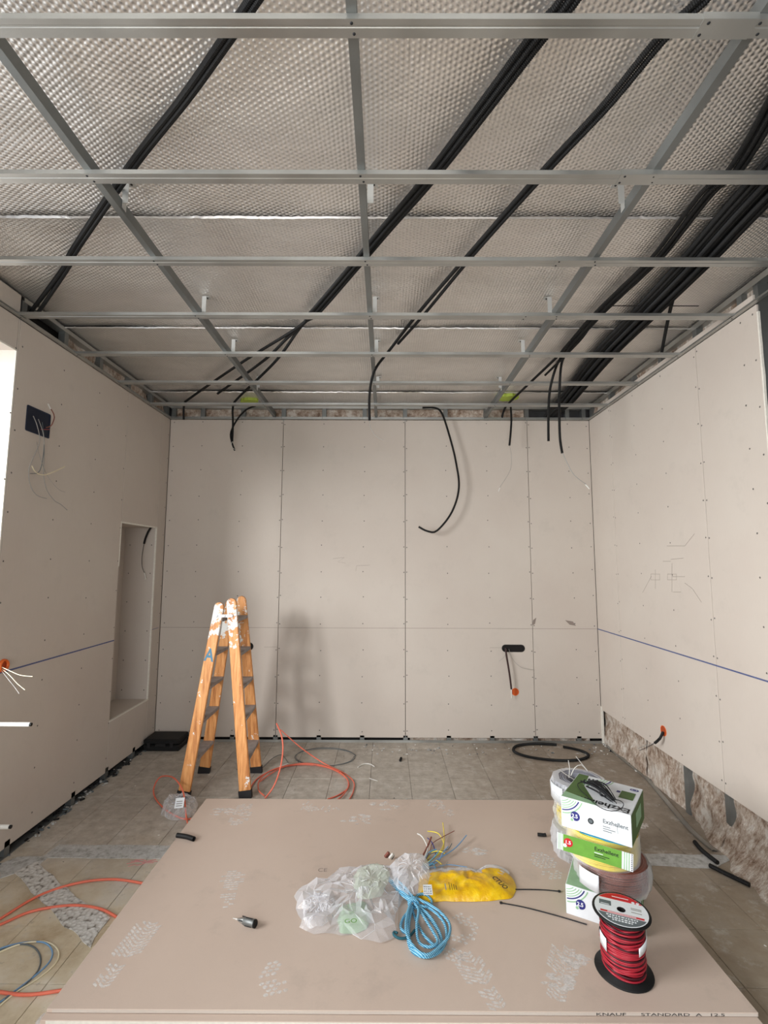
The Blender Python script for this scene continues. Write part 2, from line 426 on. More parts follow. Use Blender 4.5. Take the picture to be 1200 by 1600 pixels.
# flat print on a face: origin o, axes u,v, normal n
class Face:
    def __init__(s, o, u, v): s.o = Vector(o); s.u = Vector(u).normalized(); s.v = Vector(v).normalized(); s.n = s.u.cross(s.v)
    def P(s, a, b, lift=.0006): return s.o+s.u*a+s.v*b+s.n*lift
    def poly(s, pts, m, lift=.0006, mb=None):
        mb = mb or MB(); k = len(pts)
        mb.add([s.P(a, b, lift) for a, b in pts]+[s.P(a, b, lift-.0004) for a, b in pts],
               [list(range(k)), list(range(k, 2*k))[::-1]]+[(i, (i+1) % k, k+(i+1) % k, k+i) for i in range(k)], m)
        return mb
    def rect(s, a0, b0, a1, b1, m, lift=.0006, mb=None): return s.poly([(a0, b0), (a1, b0), (a1, b1), (a0, b1)], m, lift, mb)
    def disc(s, a, b, r, m, lift=.0006, mb=None, ry=None, seg=28):
        return s.poly([(a+r*math.cos(2*math.pi*k/seg), b+(ry or r)*math.sin(2*math.pi*k/seg)) for k in range(seg)], m, lift, mb)
    def arc(s, a, b, r, w, t0, t1, m, lift=.0006, mb=None, clip=None, seg=18):
        mb = mb or MB()
        for k in range(seg):
            p = [math.radians(t0+(t1-t0)*(k+q)/seg) for q in (0, 1)]
            quad = [(a+rr*math.cos(t), b+rr*math.sin(t)) for rr, t in ((r, p[0]), (r+w, p[0]), (r+w, p[1]), (r, p[1]))]
            if clip and not all(clip[0] <= x <= clip[2] and clip[1] <= y <= clip[3] for x, y in quad): continue
            s.poly(quad, m, lift, mb)
        return mb
    def text(s, txt, a, b, size, m, name, parent, lift=.0008, flip=False, ext=.0001, sx=1.0, bold=0.0, align='LEFT', shear=0):
        cu = bpy.data.curves.new(name, 'FONT'); cu.body = txt; cu.size = size; cu.extrude = ext; cu.align_x = align; cu.offset = bold; cu.shear = shear
        to = bpy.data.objects.new(name, cu); C.objects.link(to)
        me = bpy.data.meshes.new_from_object(to); bpy.data.objects.remove(to)
        me.name = name; me.materials.clear(); me.materials.append(m)
        k = -1 if flip else 1
        X = Matrix((s.u*k*sx, s.v*k, s.n)).transposed().to_4x4(); X.translation = s.P(a, b, lift)
        me.transform(X); ob = bpy.data.objects.new(name, me); C.objects.link(ob); return tag(ob, parent)

# ================================================================== STRUCTURE
FZ = 3.20                                     # foil plane
TOP = 3.043                                   # top of the boards
YF = -1.6                                     # front end of the room

# ---- floor: slab with single tiles
floor = MB().box(XL-.5, XR+1.2, YF-.4, BY+.3, -.06, -.009, M_grout).build('floor', kind='structure')
TS = .303; tile_me = None; gx0 = onz(645, 1253, 0).x; gy0 = 2.678
rows = [k for k in range(-15, 8)]
far = MB()
for j in rows:
    y0 = gy0+j*TS
    if y0 >= BY+.05 or y0+TS < YF: continue
    for i in range(-8, 11):
        x0 = gx0+i*TS
        if x0+TS < XL-.05 or x0 > XR+.9: continue
        if y0 < 1.6 or x0 > XR+.02:
            far.box(x0+.002, x0+TS-.002, y0+.002, y0+TS-.002, -.0085, 0, M_tile); continue
        if tile_me is None:
            t = MB().bbox(.0011, TS-.0011, .0011, TS-.0011, -.0085, 0, .0012, M_tile).build('tile'); tile_me = t.data
        else: t = bpy.data.objects.new('tile', tile_me); C.objects.link(t)
        t.location = (x0, y0, random.uniform(-.0008, .0006)); t.parent = floor
far.build('tile_field', floor, kind='stuff')
def slab(name, poly, z, m):
    k = len(poly); mb = MB()
    mb.add([(x, y, z) for x, y in poly]+[(x, y, -.001) for x, y in poly],
           [list(range(k)), list(range(k, 2*k))[::-1]]+[(i, (i+1) % k, k+(i+1) % k, k+i) for i in range(k)], m)
    return mb.build(name, floor)
def ragged(pts, amp=.012, step=.05, seed=1):
    out = []; k = len(pts)
    for i in range(k):
        a = Vector((*pts[i], 0)); b = Vector((*pts[(i+1) % k], 0)); m_ = max(1, int((b-a).length/step))
        for j in range(m_):
            p = a.lerp(b, j/m_); out.append((p.x+noise.noise(p*9+Vector((seed, 0, 0)))*amp, p.y+noise.noise(p*9+Vector((0, seed, 5)))*amp))
    return out
Lz = lambda x, y: tuple(onz(x, y, 0))[:2]
slab('mortar_strip', ragged([Lz(93, 1320), Lz(330, 1322), Lz(1150, 1337), Lz(1120, 1357), Lz(1000, 1352), Lz(300, 1343), Lz(66, 1340)]), .0025, M_mortar)
slab('rubble_strip', ragged([Lz(22, 1362), Lz(58, 1346), Lz(100, 1390), Lz(172, 1436), Lz(140, 1480), Lz(70, 1412)], .02), .004, M_rubble)
slab('mortar_strip', ragged([Lz(0, 1350), Lz(28, 1338), Lz(74, 1340), Lz(60, 1352), Lz(22, 1364), Lz(0, 1372)], .015), .003, M_mortar)

mb = MB()
for a, b in (((198, 1350), (244, 1343)), ((204, 1346), (240, 1348)), ((200, 1354), (226, 1349)), ((210, 1344), (246, 1346))):
    p, q = onz(*a, .0009), onz(*b, .0009); mb.sweep([p, p.lerp(q, .3)+Vector((0, .01, 0)), p.lerp(q, .6)-Vector((0, .006, 0)), q], .0022, M_redchalk, 4)
mb.build('chalk_scribble', floor, 'faded red chalk scribble', kind='stuff')

# ---- masonry behind the boards
wall_back = MB().box(XL-.5, XR+.5, BY+.10, BY+.3, -.02, 3.4, M_masonry).build('wall_back', kind='structure')
wb = wall_back
WY0, WY1, WZ0, WZ1 = -.60, 2.665, .85, 2.853                     # left window opening
NY0, NY1, NZ0, NZ1 = 3.877, 4.483, .42, 1.96                    # niche
L0, L1 = XL-.50, XL-.31
mb = MB()
for a in ((YF, WY0, 0, 3.4), (WY0, WY1, 0, WZ0), (WY0, WY1, WZ1, 3.4), (WY1, BY+.1, 0, 3.4)):
    mb.box(L0, L1, a[0], a[1], a[2]-.02, a[3], M_masonry)
wall_left = mb.build('wall_left', kind='structure')
RE = 2.49                                                       # right boards stop here
mb = MB().box(XR+.10, XR+.35, RE-.03, BY+.1, -.02, 3.4, M_masonry)
mb.box(XR+.75, XR+.95, YF, RE, -.02, 3.4, M_masonry).box(XR+.1, XR+.95, RE-.03, RE+.2, -.02, 3.4, M_masonry)
wall_right = mb.build('wall_right', kind='structure')
mb = MB()
mb.box(XL-.45, -1.8, YF-.3, YF, -.02, 3.4, M_masonry).box(1.2, XR+.95, YF-.3, YF, -.02, 3.4, M_masonry).box(-1.8, 1.2, YF-.3, YF, 2.7, 3.4, M_masonry)
wall_front = mb.build('wall_front', kind='structure')

# ---- foil ceiling: rolls running across the room, with lifted seams
ceiling = MB().box(XL-.45, XR+.95, YF-.3, BY+.3, FZ+.06, FZ+.16, M_masonry).build('ceiling', kind='structure')
seams = [YF, -.6, .45, onz(600, 341, FZ).y, onz(600, 512, FZ).y, onz(600, 612, FZ).y, BY+.09]
for a, b in zip(seams, seams[1:]):
    vs = []; fs = []; nx = 130; ny = max(6, int((b-a)/.03)); x0, x1 = XL-.155, XR+.74
    for j in range(ny+1):
        y = a-.02+(b-a+.02)*j/ny
        for i in range(nx+1):
            x = x0+(x1-x0)*i/nx
            z = FZ+.010*noise.noise(Vector((x*1.1, y*1.4, a)))+.005*noise.noise(Vector((x*5, y*6, a*3)))
            e = max(0, 1-(y-a+.02)/.05)                          # near edge lifts a little
            z += .004+.010*e*(.2+noise.noise(Vector((x*7, a, 1))))-.012*e if j else -.008+.004*noise.noise(Vector((x*9, a, 1)))
            vs.append((x, y, z))
    for j in range(ny):
        for i in range(nx): k = j*(nx+1)+i; fs.append((k, k+1, k+nx+2, k+nx+1))
    MB().add(vs, fs, M_foil, True).build('foil_sheet', ceiling)
for y in seams[3:6]:
    vs = []; fs = []; nx = 420
    for i in range(nx+1):
        x = XL-.1+(XR-XL+.2)*i/nx; w_ = .0015+.007*max(0, noise.noise(Vector((x*2.2, y*3, 0)))+.15); z = FZ-.017+.004*noise.noise(Vector((x*25, y, 3)))
        for k, (dy, dz) in enumerate(((-w_, .006), (0, -.002), (w_, .005))): vs.append((x, y-.022+dy+.006*noise.noise(Vector((x*3, y, 9))), z+dz+.002*noise.noise(Vector((x*60, y, k)))))
    for i in range(nx): fs += [(i*3, i*3+1, i*3+4, i*3+3), (i*3+1, i*3+2, i*3+5, i*3+4)]
    MB().add(vs, fs, M_tape, False).build('foil_seam', ceiling, 'bright silver seam')
for (px, py, r) in ((793, 623, .07), (390, 628, .06)):
    c = onz(px, py, FZ-.022); sh = []
    for k in range(24):
        t = 2*math.pi*k/24; q = r*(1+.35*noise.noise(Vector((math.cos(t)*2, math.sin(t)*2, px))))
        sh.append((c.x+q*1.4*math.cos(t), c.y+q*math.sin(t)))
    MB().add([(x, y, c.z) for x, y in sh]+[(x, y, c.z+.03) for x, y in sh], [list(range(24)), list(range(24, 48))[::-1]]+[(i, (i+1) % 24, 24+(i+1) % 24, 24+i) for i in range(24)], M_spray).build('paint_mark', ceiling, 'fluorescent yellow-green spray mark')

# ---- plasterboard cladding
BT = .0125
def board(parent, axis, c0, a0, a1, z0, z1, sgn, name='drywall_board'):
    """axis 'y': board in the XZ plane at Y=c0; axis 'x': in the YZ plane at X=c0; sgn points into the wall"""
    g = .0022; mb = MB(); b = .0016
    lo, hi = sorted((c0, c0+sgn*BT))
    if axis == 'y': mb.bbox(a0+g, a1-g, lo, hi, z0, z1, b, M_board)
    else: mb.bbox(lo, hi, a0+g, a1-g, z0, z1, b, M_board)
    return mb.build(name, parent)
s2 = .1937
for a, b in ((XL, s2-2.4), (s2-2.4, s2-1.2), (s2-1.2, s2), (s2, s2+1.2), (s2+1.2, XR)):
    board(wb, 'y', BY, a, b, .042, TOP, 1)
# left: above and below the window, the strip by the foil, around the niche
def lb(a, b, z0, z1): board(wall_left, 'x', XL, a, b, z0, z1, -1)
lb(WY1, 2.677, .046, TOP); lb(2.677, NY0, .046, TOP); lb(NY0, NY1, .046, NZ0); lb(NY0, NY1, NZ1, TOP); lb(NY1, BY, .046, TOP)
[lb(a, b, WZ1, TOP) or lb(a, b, .065, WZ0) for a, b in ((WY0, .3), (.3, 1.5), (1.5, WY1))]; lb(YF, WY0, .065, TOP)
lb(1.46, 2.668, 3.075, 3.185); lb(.26, 1.46, 3.075, 3.185); lb(YF, .26, 3.075, 3.185)
# reveal boards of the window
window = MB()
window.box(L0+.02, L0+.06, WY0, WY0+.05, WZ0, WZ1, M_white).box(L0+.02, L0+.06, WY1-.05, WY1, WZ0, WZ1, M_white)
window.box(L0+.02, L0+.06, WY0+.05, WY1-.05, WZ0, WZ0+.05, M_white).box(L0+.02, L0+.06, WY0+.05, WY1-.05, WZ1-.05, WZ1, M_white)
window = window.build('window_1', kind='structure')
MB().box(L0+.06, XL, WY1, WY1+BT, WZ0, WZ1, M_board).box(XL-.0005, XL+.001, WY1-.004, WY1+.006, WZ0, WZ1, M_gyps).build('reveal_board', window)
MB().box(L0+.06, XL, WY0-BT, WY0, WZ0, WZ1, M_board).build('reveal_board', window)
MB().box(L0+.06, XL-.002, WY0, WY1, WZ1, WZ1+BT, M_board).box(XL-.0005, XL+.001, WY0, WY1, WZ1-.006, WZ1+.004, M_gyps).build('reveal_board', window)
MB().box(L0+.06, XL-.002, WY0, WY1, WZ0-BT, WZ0, M_board).build('reveal_board', window)
# niche lining
ND = .29
for nm, a in (('niche_back', (XL-ND-BT, XL-ND, NY0, NY1, NZ0, NZ1)), ('niche_side', (XL-ND, XL-.0128, NY0-BT, NY0, NZ0, NZ1)),
              ('niche_side', (XL-ND, XL-.0128, NY1, NY1+BT, NZ0, NZ1)), ('niche_shelf', (XL-ND, XL-.0128, NY0, NY1, NZ0-BT, NZ0)), ('niche_head', (XL-ND, XL-.0128, NY0, NY1, NZ1, NZ1+BT))):
    MB().box(*a, M_board).build(nm, wall_left)
e = .008
MB().box(XL-.012, XL+.0015, NY0-e, NY1+e, NZ0-e, NZ0+e*.5, M_gyps).box(XL-.012, XL+.0015, NY0-e, NY1+e, NZ1-e*.5, NZ1+e, M_gyps)\
    .box(XL-.012, XL+.0015, NY1-e*.5, NY1+e, NZ0, NZ1, M_gyps).box(XL-.012, XL+.0015, NY0-e, NY0+e*.5, NZ1-.35, NZ1, M_gyps).build('niche_edge', wall_left, 'white cut gypsum edge')
# right
RB = .30; ry = BY-.4385
for a, b in ((ry, BY), (ry-1.2, ry), (RE, ry-1.2)): board(wall_right, 'x', XR, a, b, RB, TOP, 1)
# ragged return at the free end of the right boards
pts = [(RE-.006+.006*noise.noise(Vector((z*7, 0, 0))), z/1) for z in [RB+i*.06 for i in range(46)]]
mb = MB()
for (y0, z0), (y1, z1) in zip(pts, pts[1:]): mb.add([(XR+.001, y0, z0), (XR+.001, y1, z1), (XR+.0125, y1, z1), (XR+.0125, y0, z0), (XR+.001, RE+.003, z0), (XR+.001, RE+.003, z1)], [(0, 1, 2, 3), (0, 4, 5, 1)], M_gyps)
mb.build('board_end', wall_right, 'torn white board end')
MB().box(XR+.0125, XR+.10, RE-.004, RE+.03, 0, 3.17, M_steel2).build('steel_stud', wall_right)

# screws
def screws(parent, pts, axis, sgn):
    mb = MB()
    for p in pts:
        p = Vector(p); r = .0052; vs = []
        for k in range(8):
            t = k*math.pi/4; a, b = r*math.cos(t), r*math.sin(t)
            vs.append(p+(Vector((a, -.0008*sgn, b)) if axis == 'y' else Vector((-.0008*sgn, a, b))))
        c = p+(Vector((0, .0004*sgn, 0)) if axis == 'y' else Vector((.0004*sgn, 0, 0)))
        mb.add(vs+[c], [(k, (k+1) % 8, 8) for k in range(8)], M_ink)
    mb.build('screw_heads', parent, kind='stuff')
j = lambda s=.006: random.uniform(-s, s)
pts = []
for k in range(-5, 5):
    x = s2+.4*k
    if not XL+.03 < x < XR-.03: continue
    for q in range(13):
        z = .1+q*.243
        if (k % 3) == 0: pts += [(x-.014, BY, z+j()), (x+.014, BY, z+.0+j(.02))]
        else: pts.append((x+j(), BY, z+j(.012)))
for q in range(13): pts += [(XL+.04, BY, .1+q*.243), (XR-.03, BY, .1+q*.243+j(.03))]
screws(wb, pts, 'y', 1)
pts = []
for k in range(0, 12):
    y = ry-.4*k+.0
    if y < RE-.1: continue
    for q in range(12):
        z = .36+q*.24
        if z > TOP: continue
        if (k % 3) == 0: pts += [(XR, y-.016, z+j()), (XR, y+.016, z+j(.02))]
        else: pts.append((XR, max(y+j(), RE+.03), z+j(.012)))
for q in range(11): pts.append((XR, RE+.03, .4+q*.26))
screws(wall_right, pts, 'x', 1)
pts = []
for y in (2.70, 3.077, 3.477, 3.86, 4.62):
    for q in range(12): pts.append((XL, y+j(), .15+q*.25+j(.02)))
for q in range(8): pts.append((XL, 2.645+.012, .2+q*.38))
for q in range(6): pts += [(XL-ND, NY0+.05, .5+q*.26)]
screws(wall_left, pts, 'x', -1)
screws(wall_left, [(x, NY1, .5+q*.26) for q in range(6) for x in (XL-.04, XL-.24)], 'y', 1)

# chalk level line at about one metre, and pencil marks
ZL = 1.0315
MB().box(XL, XR, BY-.0006, BY+.0002, ZL-.0015, ZL+.0015, M_pencil).build('chalk_line', wb)
MB().box(XR-.0006, XR+.0002, RE, BY, ZL-.0045, ZL+.0045, M_blueink).build('chalk_line', wall_right, 'blue chalk line')
MB().box(XL-.0002, XL+.0006, WY1, NY0-.005, ZL-.0045, ZL+.0045, M_blueink).box(XL-.0002, XL+.0006, NY1+.01, BY-.03, ZL-.002, ZL+.002, M_blueink).build('chalk_line', wall_left, 'blue chalk line')
mb = MB()
def stroke(mb, fn, pts, r=.0011, m=M_pencil): mb.sweep([fn(*p) for p in pts], r, m, 4)
R_ = lambda x, y: onx(x, y, XR-.0004)
for s_ in ([(1042, 853), (1070, 853)], [(1070, 853), (1085, 834)], [(1036, 877), (1048, 877)], [(1048, 874), (1068, 872)], [(1018, 900), (1004, 926)], [(1017, 897), (1031, 897), (1031, 906), (1017, 906), (1017, 897)],
           [(1043, 897), (1057, 897), (1057, 906), (1043, 906), (1043, 897)], [(1050, 901), (1070, 901)], [(1070, 911), (1082, 920), (1096, 941)], [(1050, 880), (1050, 925)], [(1024, 890), (1024, 920)], [(1052, 925), (1064, 925)]):
    stroke(mb, R_, s_)
mb.build('pencil_marks', wall_right, kind='stuff')
mb = MB(); B_ = lambda x, y: ony(x, y, BY-.0004)
for s_ in ([(556, 892), (557, 884), (578, 883)], [(520, 873), (538, 871), (528, 878), (540, 880)], [(765, 1012), (783, 1012)], [(413, 1011), (434, 1011)]): stroke(mb, B_, s_, .001)
mb.build('pencil_marks', wb, kind='stuff')
# torn paper spots beside the level line
for P3 in ([(883, 969), (890, 976), (900, 978), (895, 971)], [(833, 969), (838, 965), (836, 975), (832, 977)]):
    q = [ony(x, y, BY-.001) for x, y in P3]; q2 = [v+Vector((0, .002, 0)) for v in q]
    MB().add(q+q2, [(0, 1, 2, 3), (7, 6, 5, 4), (0, 4, 5, 1), (1, 5, 6, 2), (2, 6, 7, 3), (3, 7, 4, 0)], M_pencil).build('torn_spot', wb)

# ---- studs, tracks, wool in the gap above and below the boards
def woolmesh(x0, x1, z0, z1, fn, amp, seed, dx=.03, sag=None):
    """bulging batt surface; fn(a, depth, z) maps along-wall a and outwards depth to world"""
    nx = max(2, int((x1-x0)/dx)); nz = max(2, int((z1-z0)/dx)); vs = []; fs = []
    for jj in range(nz+1):
        for i in range(nx+1):
            a = x0+(x1-x0)*i/nx; z = z0+(z1-z0)*jj/nz
            d = amp*(noise.noise(Vector((a*6, z*9, seed)))+.5*noise.noise(Vector((a*17, z*17, seed))))
            if sag: d += sag(a, z)
            vs.append(fn(a, d, z))
    for jj in range(nz):
        for i in range(nx): k = jj*(nx+1)+i; fs.append((k, k+1, k+nx+2, k+nx+1))
    return MB().add(vs, fs, M_wool, True)
# back, above the boards
posts = [XL+.03]+[s2+.4*k for k in range(-5, 5) if XL+.1 < s2+.4*k < XR-.1]+[XR-.05]
for x in posts:
    MB().box(x-.02, x+.02, BY+.002, BY+.045, TOP-.02, 3.165, M_steel2).box(x-.02, x-.017, BY-.004, BY+.002, TOP-.0, 3.165, M_steel2).build('steel_stud', wb)
for i, (a, b) in enumerate(zip(posts, posts[1:])):
    if 1.45 < (a+b)/2 < 1.9: continue                            # the hole the conduits go into
    woolmesh(a+.02, b-.02, TOP-.03, 3.17, lambda a_, d, z: (a_, BY+.04-d, z), .018, i*3).build('wool_batt', wb)
MB().box(XL, XR, BY+.0, BY+.06, 3.160, 3.166, M_steel).box(XL, XR, BY-.001, BY+.0, 3.16, 3.185, M_steel).build('top_track', wb)
MB().box(XL, XR, BY-.003, BY+.05, -.0005, .003, M_steel2).box(XL, XR, BY-.006, BY-.004, 0, .022, M_steel).build('floor_track', wb)
MB().box(XL, XR, BY+.055, BY+.06, 0, .06, M_dark).build('gap_shade', wb)  # near-black strip painted in for the shade of the floor gap
woolmesh(s2+.04, 1.9, .0, .05, lambda a_, d, z: (a_, BY+.035-d, z), .012, 77).build('wool_batt', wb)
for k in range(-5, 5):
    x = s2+.4*k
    if XL+.1 < x < XR-.1: MB().box(x-.02, x+.02, BY+.0, BY+.04, 0, .06, M_steel2).build('steel_stud', wb)
# left
MB().box(XL-.06, XL, 2.69, BY, 3.160, 3.166, M_steel).box(XL-.0, XL+.001, 2.69, BY, 3.16, 3.187, M_steel).build('top_track', wall_left)
lp = [2.70, 3.077, 3.477, 3.877, 4.277, 4.6]
for y in lp: MB().box(XL-.045, XL-.002, y-.02, y+.02, TOP-.02, 3.165, M_steel2).build('steel_stud', wall_left)
MB().box(XL-.10, XL-.09, 2.7, BY, TOP-.1, 3.19, M_dark).build('gap_shade', wall_left)  # dark sheet added behind the top gap to stand for its shade
for i, (a, b) in enumerate(zip(lp[1:], lp[2:])):
    woolmesh(a+.02, b-.02, TOP-.03, 3.17, lambda a_, d, z: (XL-.045+d, a_, z), .022, i*5+40).build('wool_batt', wall_left)
MB().box(XL-.06, XL+.012, 2.4, BY, -.0005, .003, M_steel2).box(XL-.05, XL-.045, 2.4, BY, 0, .09, M_dark).build('floor_track', wall_left)  # the dark strip behind the track stands for shade under the boards
for y in (2.9, 3.48, 3.88, 4.28): MB().box(XL-.04, XL-.0, y-.02, y+.02, 0, .08, M_steel2).build('steel_stud', wall_left)
# right
MB().box(XR, XR+.06, YF, BY, 3.160, 3.166, M_steel).box(XR-.001, XR, YF, BY, 3.155, 3.19, M_steel).build('top_track', wall_right)
rp = [BY-.03, ry, ry-.4, ry-.8, ry-1.2, ry-1.6]
for y in rp: MB().box(XR+.002, XR+.045, y-.02, y+.02, TOP-.02, 3.165, M_steel2).build('steel_stud', wall_right)
for i, (a, b) in enumerate(zip(rp[1:], rp)):
    woolmesh(a+.02, b-.02, TOP-.03, 3.17, lambda a_, d, z: (XR+.04-d, a_, z), .02, i*5+90).build('wool_batt', wall_right)
woolmesh(RE+.04, ry-1.62, TOP-.03, 3.17, lambda a_, d, z: (XR+.04-d, a_, z), .02, 140).build('wool_batt', wall_right)
MB().box(XR+.001, XR+.012, RE+.02, BY-.2, 3.071, 3.108, M_board).build('board_strip', wall_right)
# right, below the boards: wool between studs
sy = [onx(1073, 1250, XR).y, onx(1137, 1272, XR).y]
ys = [RE+.03, sy[1]-.0, sy[0], 3.95, BY]
for y in (sy[1], sy[0]): MB().box(XR+.004, XR+.05, y-.022, y+.022, 0, RB+.05, M_steel2).build('steel_stud', wall_right)
MB().box(XR-.004, XR+.012, BY-.02, BY-.0005, .0, RB+.03, M_gyps).build('steel_stud', wall_right, 'white corner post')
for i, (a, b) in enumerate(zip(ys, ys[1:])):
    def sag(a_, z, i=i):
        q = max(0, 1-z/.20); near = max(0, min(1, (3.35-a_)/.55))
        return q*q*(.05+.0)*0+near*(q**1.3)*.20*(.75+.5*noise.noise(Vector((a_*5, 0, 2))))+.02*q
    woolmesh(a-.015, b+.015, .001, RB+.03, lambda a_, d, z: (XR+.035-max(d, -.03), a_, z), .026, i*7+11, .02, sag).build('wool_batt', wall_right)
# loose dark rubbish and torn track along the foot of the right wall
mb = MB()
q = smooth([onz(x, y, .006) for x, y in ((948, 1165), (985, 1195), (1010, 1215), (1040, 1250), (1080, 1297), (1118, 1330))], .04)
for a, b in zip(q, q[1:]):
    d = (b-a).normalized(); nrm = Vector((-d.y, d.x, 0))*.018
    mb.add([a-nrm, a+nrm, b+nrm, b-nrm, a-nrm+Vector((0, 0, .008)), a+nrm*.6+Vector((0, 0, .002)), b+nrm*.6+Vector((0, 0, .002)), b-nrm+Vector((0, 0, .008))], [(0, 1, 2, 3), (4, 5, 6, 7), (0, 4, 7, 3), (1, 5, 6, 2)], M_steel)
mb.build('floor_track', wall_right)
mb = MB()
for _ in range(90):
    t = random.random(); c = onz(945+t*80, 1163+t*62, .0)+Vector((random.uniform(-.03, .05), random.uniform(-.04, .04), 0)); r = random.uniform(.004, .017)
    A = Matrix.Translation(c)@Matrix.Rotation(random.uniform(0, 3), 4, 'Z'); m_ = random.choice((M_ink, M_ink, M_dark, M_white, M_gink))
    mb.bbox(-r, r, -r*.5, r*.5, .0005, r*.6, r*.2, m_, A)
for _ in range(110):
    y = random.uniform(2.75, 4.5); c = Vector((XL+random.uniform(-.03, .05), y, 0)); r = random.uniform(.004, .018)
    A = Matrix.Translation(c)@Matrix.Rotation(random.uniform(0, 3), 4, 'Z')
    mb.bbox(-r, r, -r*.5, r*.5, .0005, r*.6, r*.2, random.choice((M_ink, M_dark, M_gink, M_mortar)), A)
for _ in range(120):
    c = onz(random.uniform(560, 1000), random.uniform(1163, 1180), 0); r = random.uniform(.003, .012)
    A = Matrix.Translation(c)@Matrix.Rotation(random.uniform(0, 3), 4, 'Z')
    mb.bbox(-r, r, -r*.5, r*.5, .0005, r*.6, r*.2, random.choice((M_white, M_mortar, M_mortar, M_gink)), A)
for _ in range(90):
    c = Vector((random.uniform(-2, 1.9), random.uniform(2.0, 4.5), 0)); r = random.uniform(.002, .006)
    if -1.25 < c.x < 1.35 and c.y < 3.42: continue
    A = Matrix.Translation(c)@Matrix.Rotation(random.uniform(0, 3), 4, 'Z')
    mb.bbox(-r, r, -r*.5, r*.5, .0005, r*.6, r*.2, random.choice((M_white, M_mortar, M_gink, M_ink)), A)
mb.build('rubble_crumbs', kind='stuff', label='small crumbs and offcuts of plaster scattered along the wall feet', cat='debris')

# ================================================================== STEEL CEILING GRID
grid = empty('steel_ceiling_frame', (0, 2.6, 3.08), 'galvanised steel grid of ceiling profiles hung below the silver foil', 'ceiling frame')
PB = 3.05
def cprof_x(y, x0, x1, z=PB, w=.047, hgt=.017, name='cross_profile'):
    mb = MB(); t = .0012
    # flat underside with two shallow grooves, side flanges and inward lips
    prof = [(-w/2+.006, hgt), (-w/2, hgt), (-w/2, 0), (-.009, 0), (-.007, .0015), (-.003, .0015), (-.001, 0), (w/2, 0), (w/2, hgt), (w/2-.006, hgt)]
    inner = [(-w/2+.006, hgt-t), (-w/2+t, hgt-t), (-w/2+t, t), (-.009, t), (-.007, .0015+t), (-.003, .0015+t), (-.001, t), (w/2-t, t), (w/2-t, hgt-t), (w/2-.006, hgt-t)]
    k = len(prof); vs = [(x, y+a, z+b) for x in (x0, x1) for a, b in prof]+[(x, y+a, z+b) for x in (x0, x1) for a, b in inner]
    fs = []
    for i in range(k-1): fs += [(i, i+1, k+i+1, k+i), (2*k+i, 3*k+i, 3*k+i+1, 2*k+i+1)]
    mb.add(vs, fs, M_steel); return mb.build(name, grid)
XP = (-1.092, -.092, .985)
cy = [1.14, 1.645, 2.148, 2.655, 3.172, 3.70, 4.225]
for i, y in enumerate(cy):
    cprof_x(y, XL+.002, XR-.002)
    mb = MB()                                                   # screws under every crossing
    for x in XP:
        for k in (-1, 1):
            c = Matrix.Translation((x+.004*k+j(.004), y+.013*k, PB))@Matrix.Rotation(math.pi, 4, 'X')
            mb.lathe([(0, .0022), (.003, .002), (.0045, 0)], M_ink, 8, c)
    for x in (XL+.014, XR-.014): mb.lathe([(0, .0022), (.003, .002), (.0045, 0)], M_ink, 8, Matrix.Translation((x, y, PB-.004))@Matrix.Rotation(math.pi, 4, 'X'))
    mb.build('screw_heads', grid, kind='stuff')
# overlapping splice pieces seen at the right third of the profiles
for y, x in ((1.14, .83), (1.645, .86), (2.148, .80), (2.655, .79)):
    mb = MB().box(x-.006, x+.14, y-.0245, y+.0245, PB-.0016, PB-.0002, M_steel).box(x-.006, x+.14, y-.0255, y-.0240, PB-.001, PB+.019, M_steel)
    for q in ((x+.012, -.015), (x+.006, .014)): mb.lathe([(0, .0036), (.003, .0034), (.0045, .0016)], M_ink, 8, Matrix.Translation((q[0], y+q[1], PB))@Matrix.Rotation(math.pi, 4, 'X'))
    mb.build('splice_piece', grid)
for x in XP:
    z = PB+.0175; w, hg, t = .027, .047, .0015; y0, y1 = YF+.2, BY-.012
    prof = [(-w/2+.007, hg), (-w/2, hg), (-w/2, 0), (w/2, 0), (w/2, hg), (w/2-.007, hg)]
    vs = [(x+a, y, z+b) for y in (y0, y1) for a, b in prof]; k = len(prof)
    inner = [(-w/2+.007, hg-t), (-w/2+t, hg-t), (-w/2+t, t), (w/2-t, t), (w/2-t, hg-t), (w/2-.007, hg-t)]
    vs += [(x+a, y, z+b) for y in (y0, y1) for a, b in inner]
    fs = []
    for i in range(k-1): fs += [(i, i+1, k+i+1, k+i), (2*k+i, 3*k+i, 3*k+i+1, 2*k+i+1)]
    MB().add(vs, fs, M_steel2).build('primary_profile', grid)
    # hangers: folded strap with a foot on the foil
    for hy in (.75, 1.84, 2.70, 3.25, 3.92):
        s = 1 if x > -.5 and x < 0 else (1 if x < -.5 else -1)
        hx = x+s*.016; mb = MB()
        mb.box(hx-.001, hx+.001, hy-.015, hy+.015, z+.012, FZ-.006, M_bright)
        mb.box(hx-.001 if s > 0 else hx-.024, hx+.024 if s > 0 else hx+.001, hy-.0165, hy-.0145, z+.03, FZ-.006, M_bright)
        mb.box(min(hx, hx+s*.04), max(hx, hx+s*.04), hy-.015, hy+.015, FZ-.009, FZ-.006, M_bright)
        mb.lathe([(0, .004), (.004, .003), (.005, 0)], M_ink, 8, Matrix.Translation((hx+s*.025, hy, FZ-.009))@Matrix.Rotation(math.pi, 4, 'X'))
        mb.build('hanger', grid)
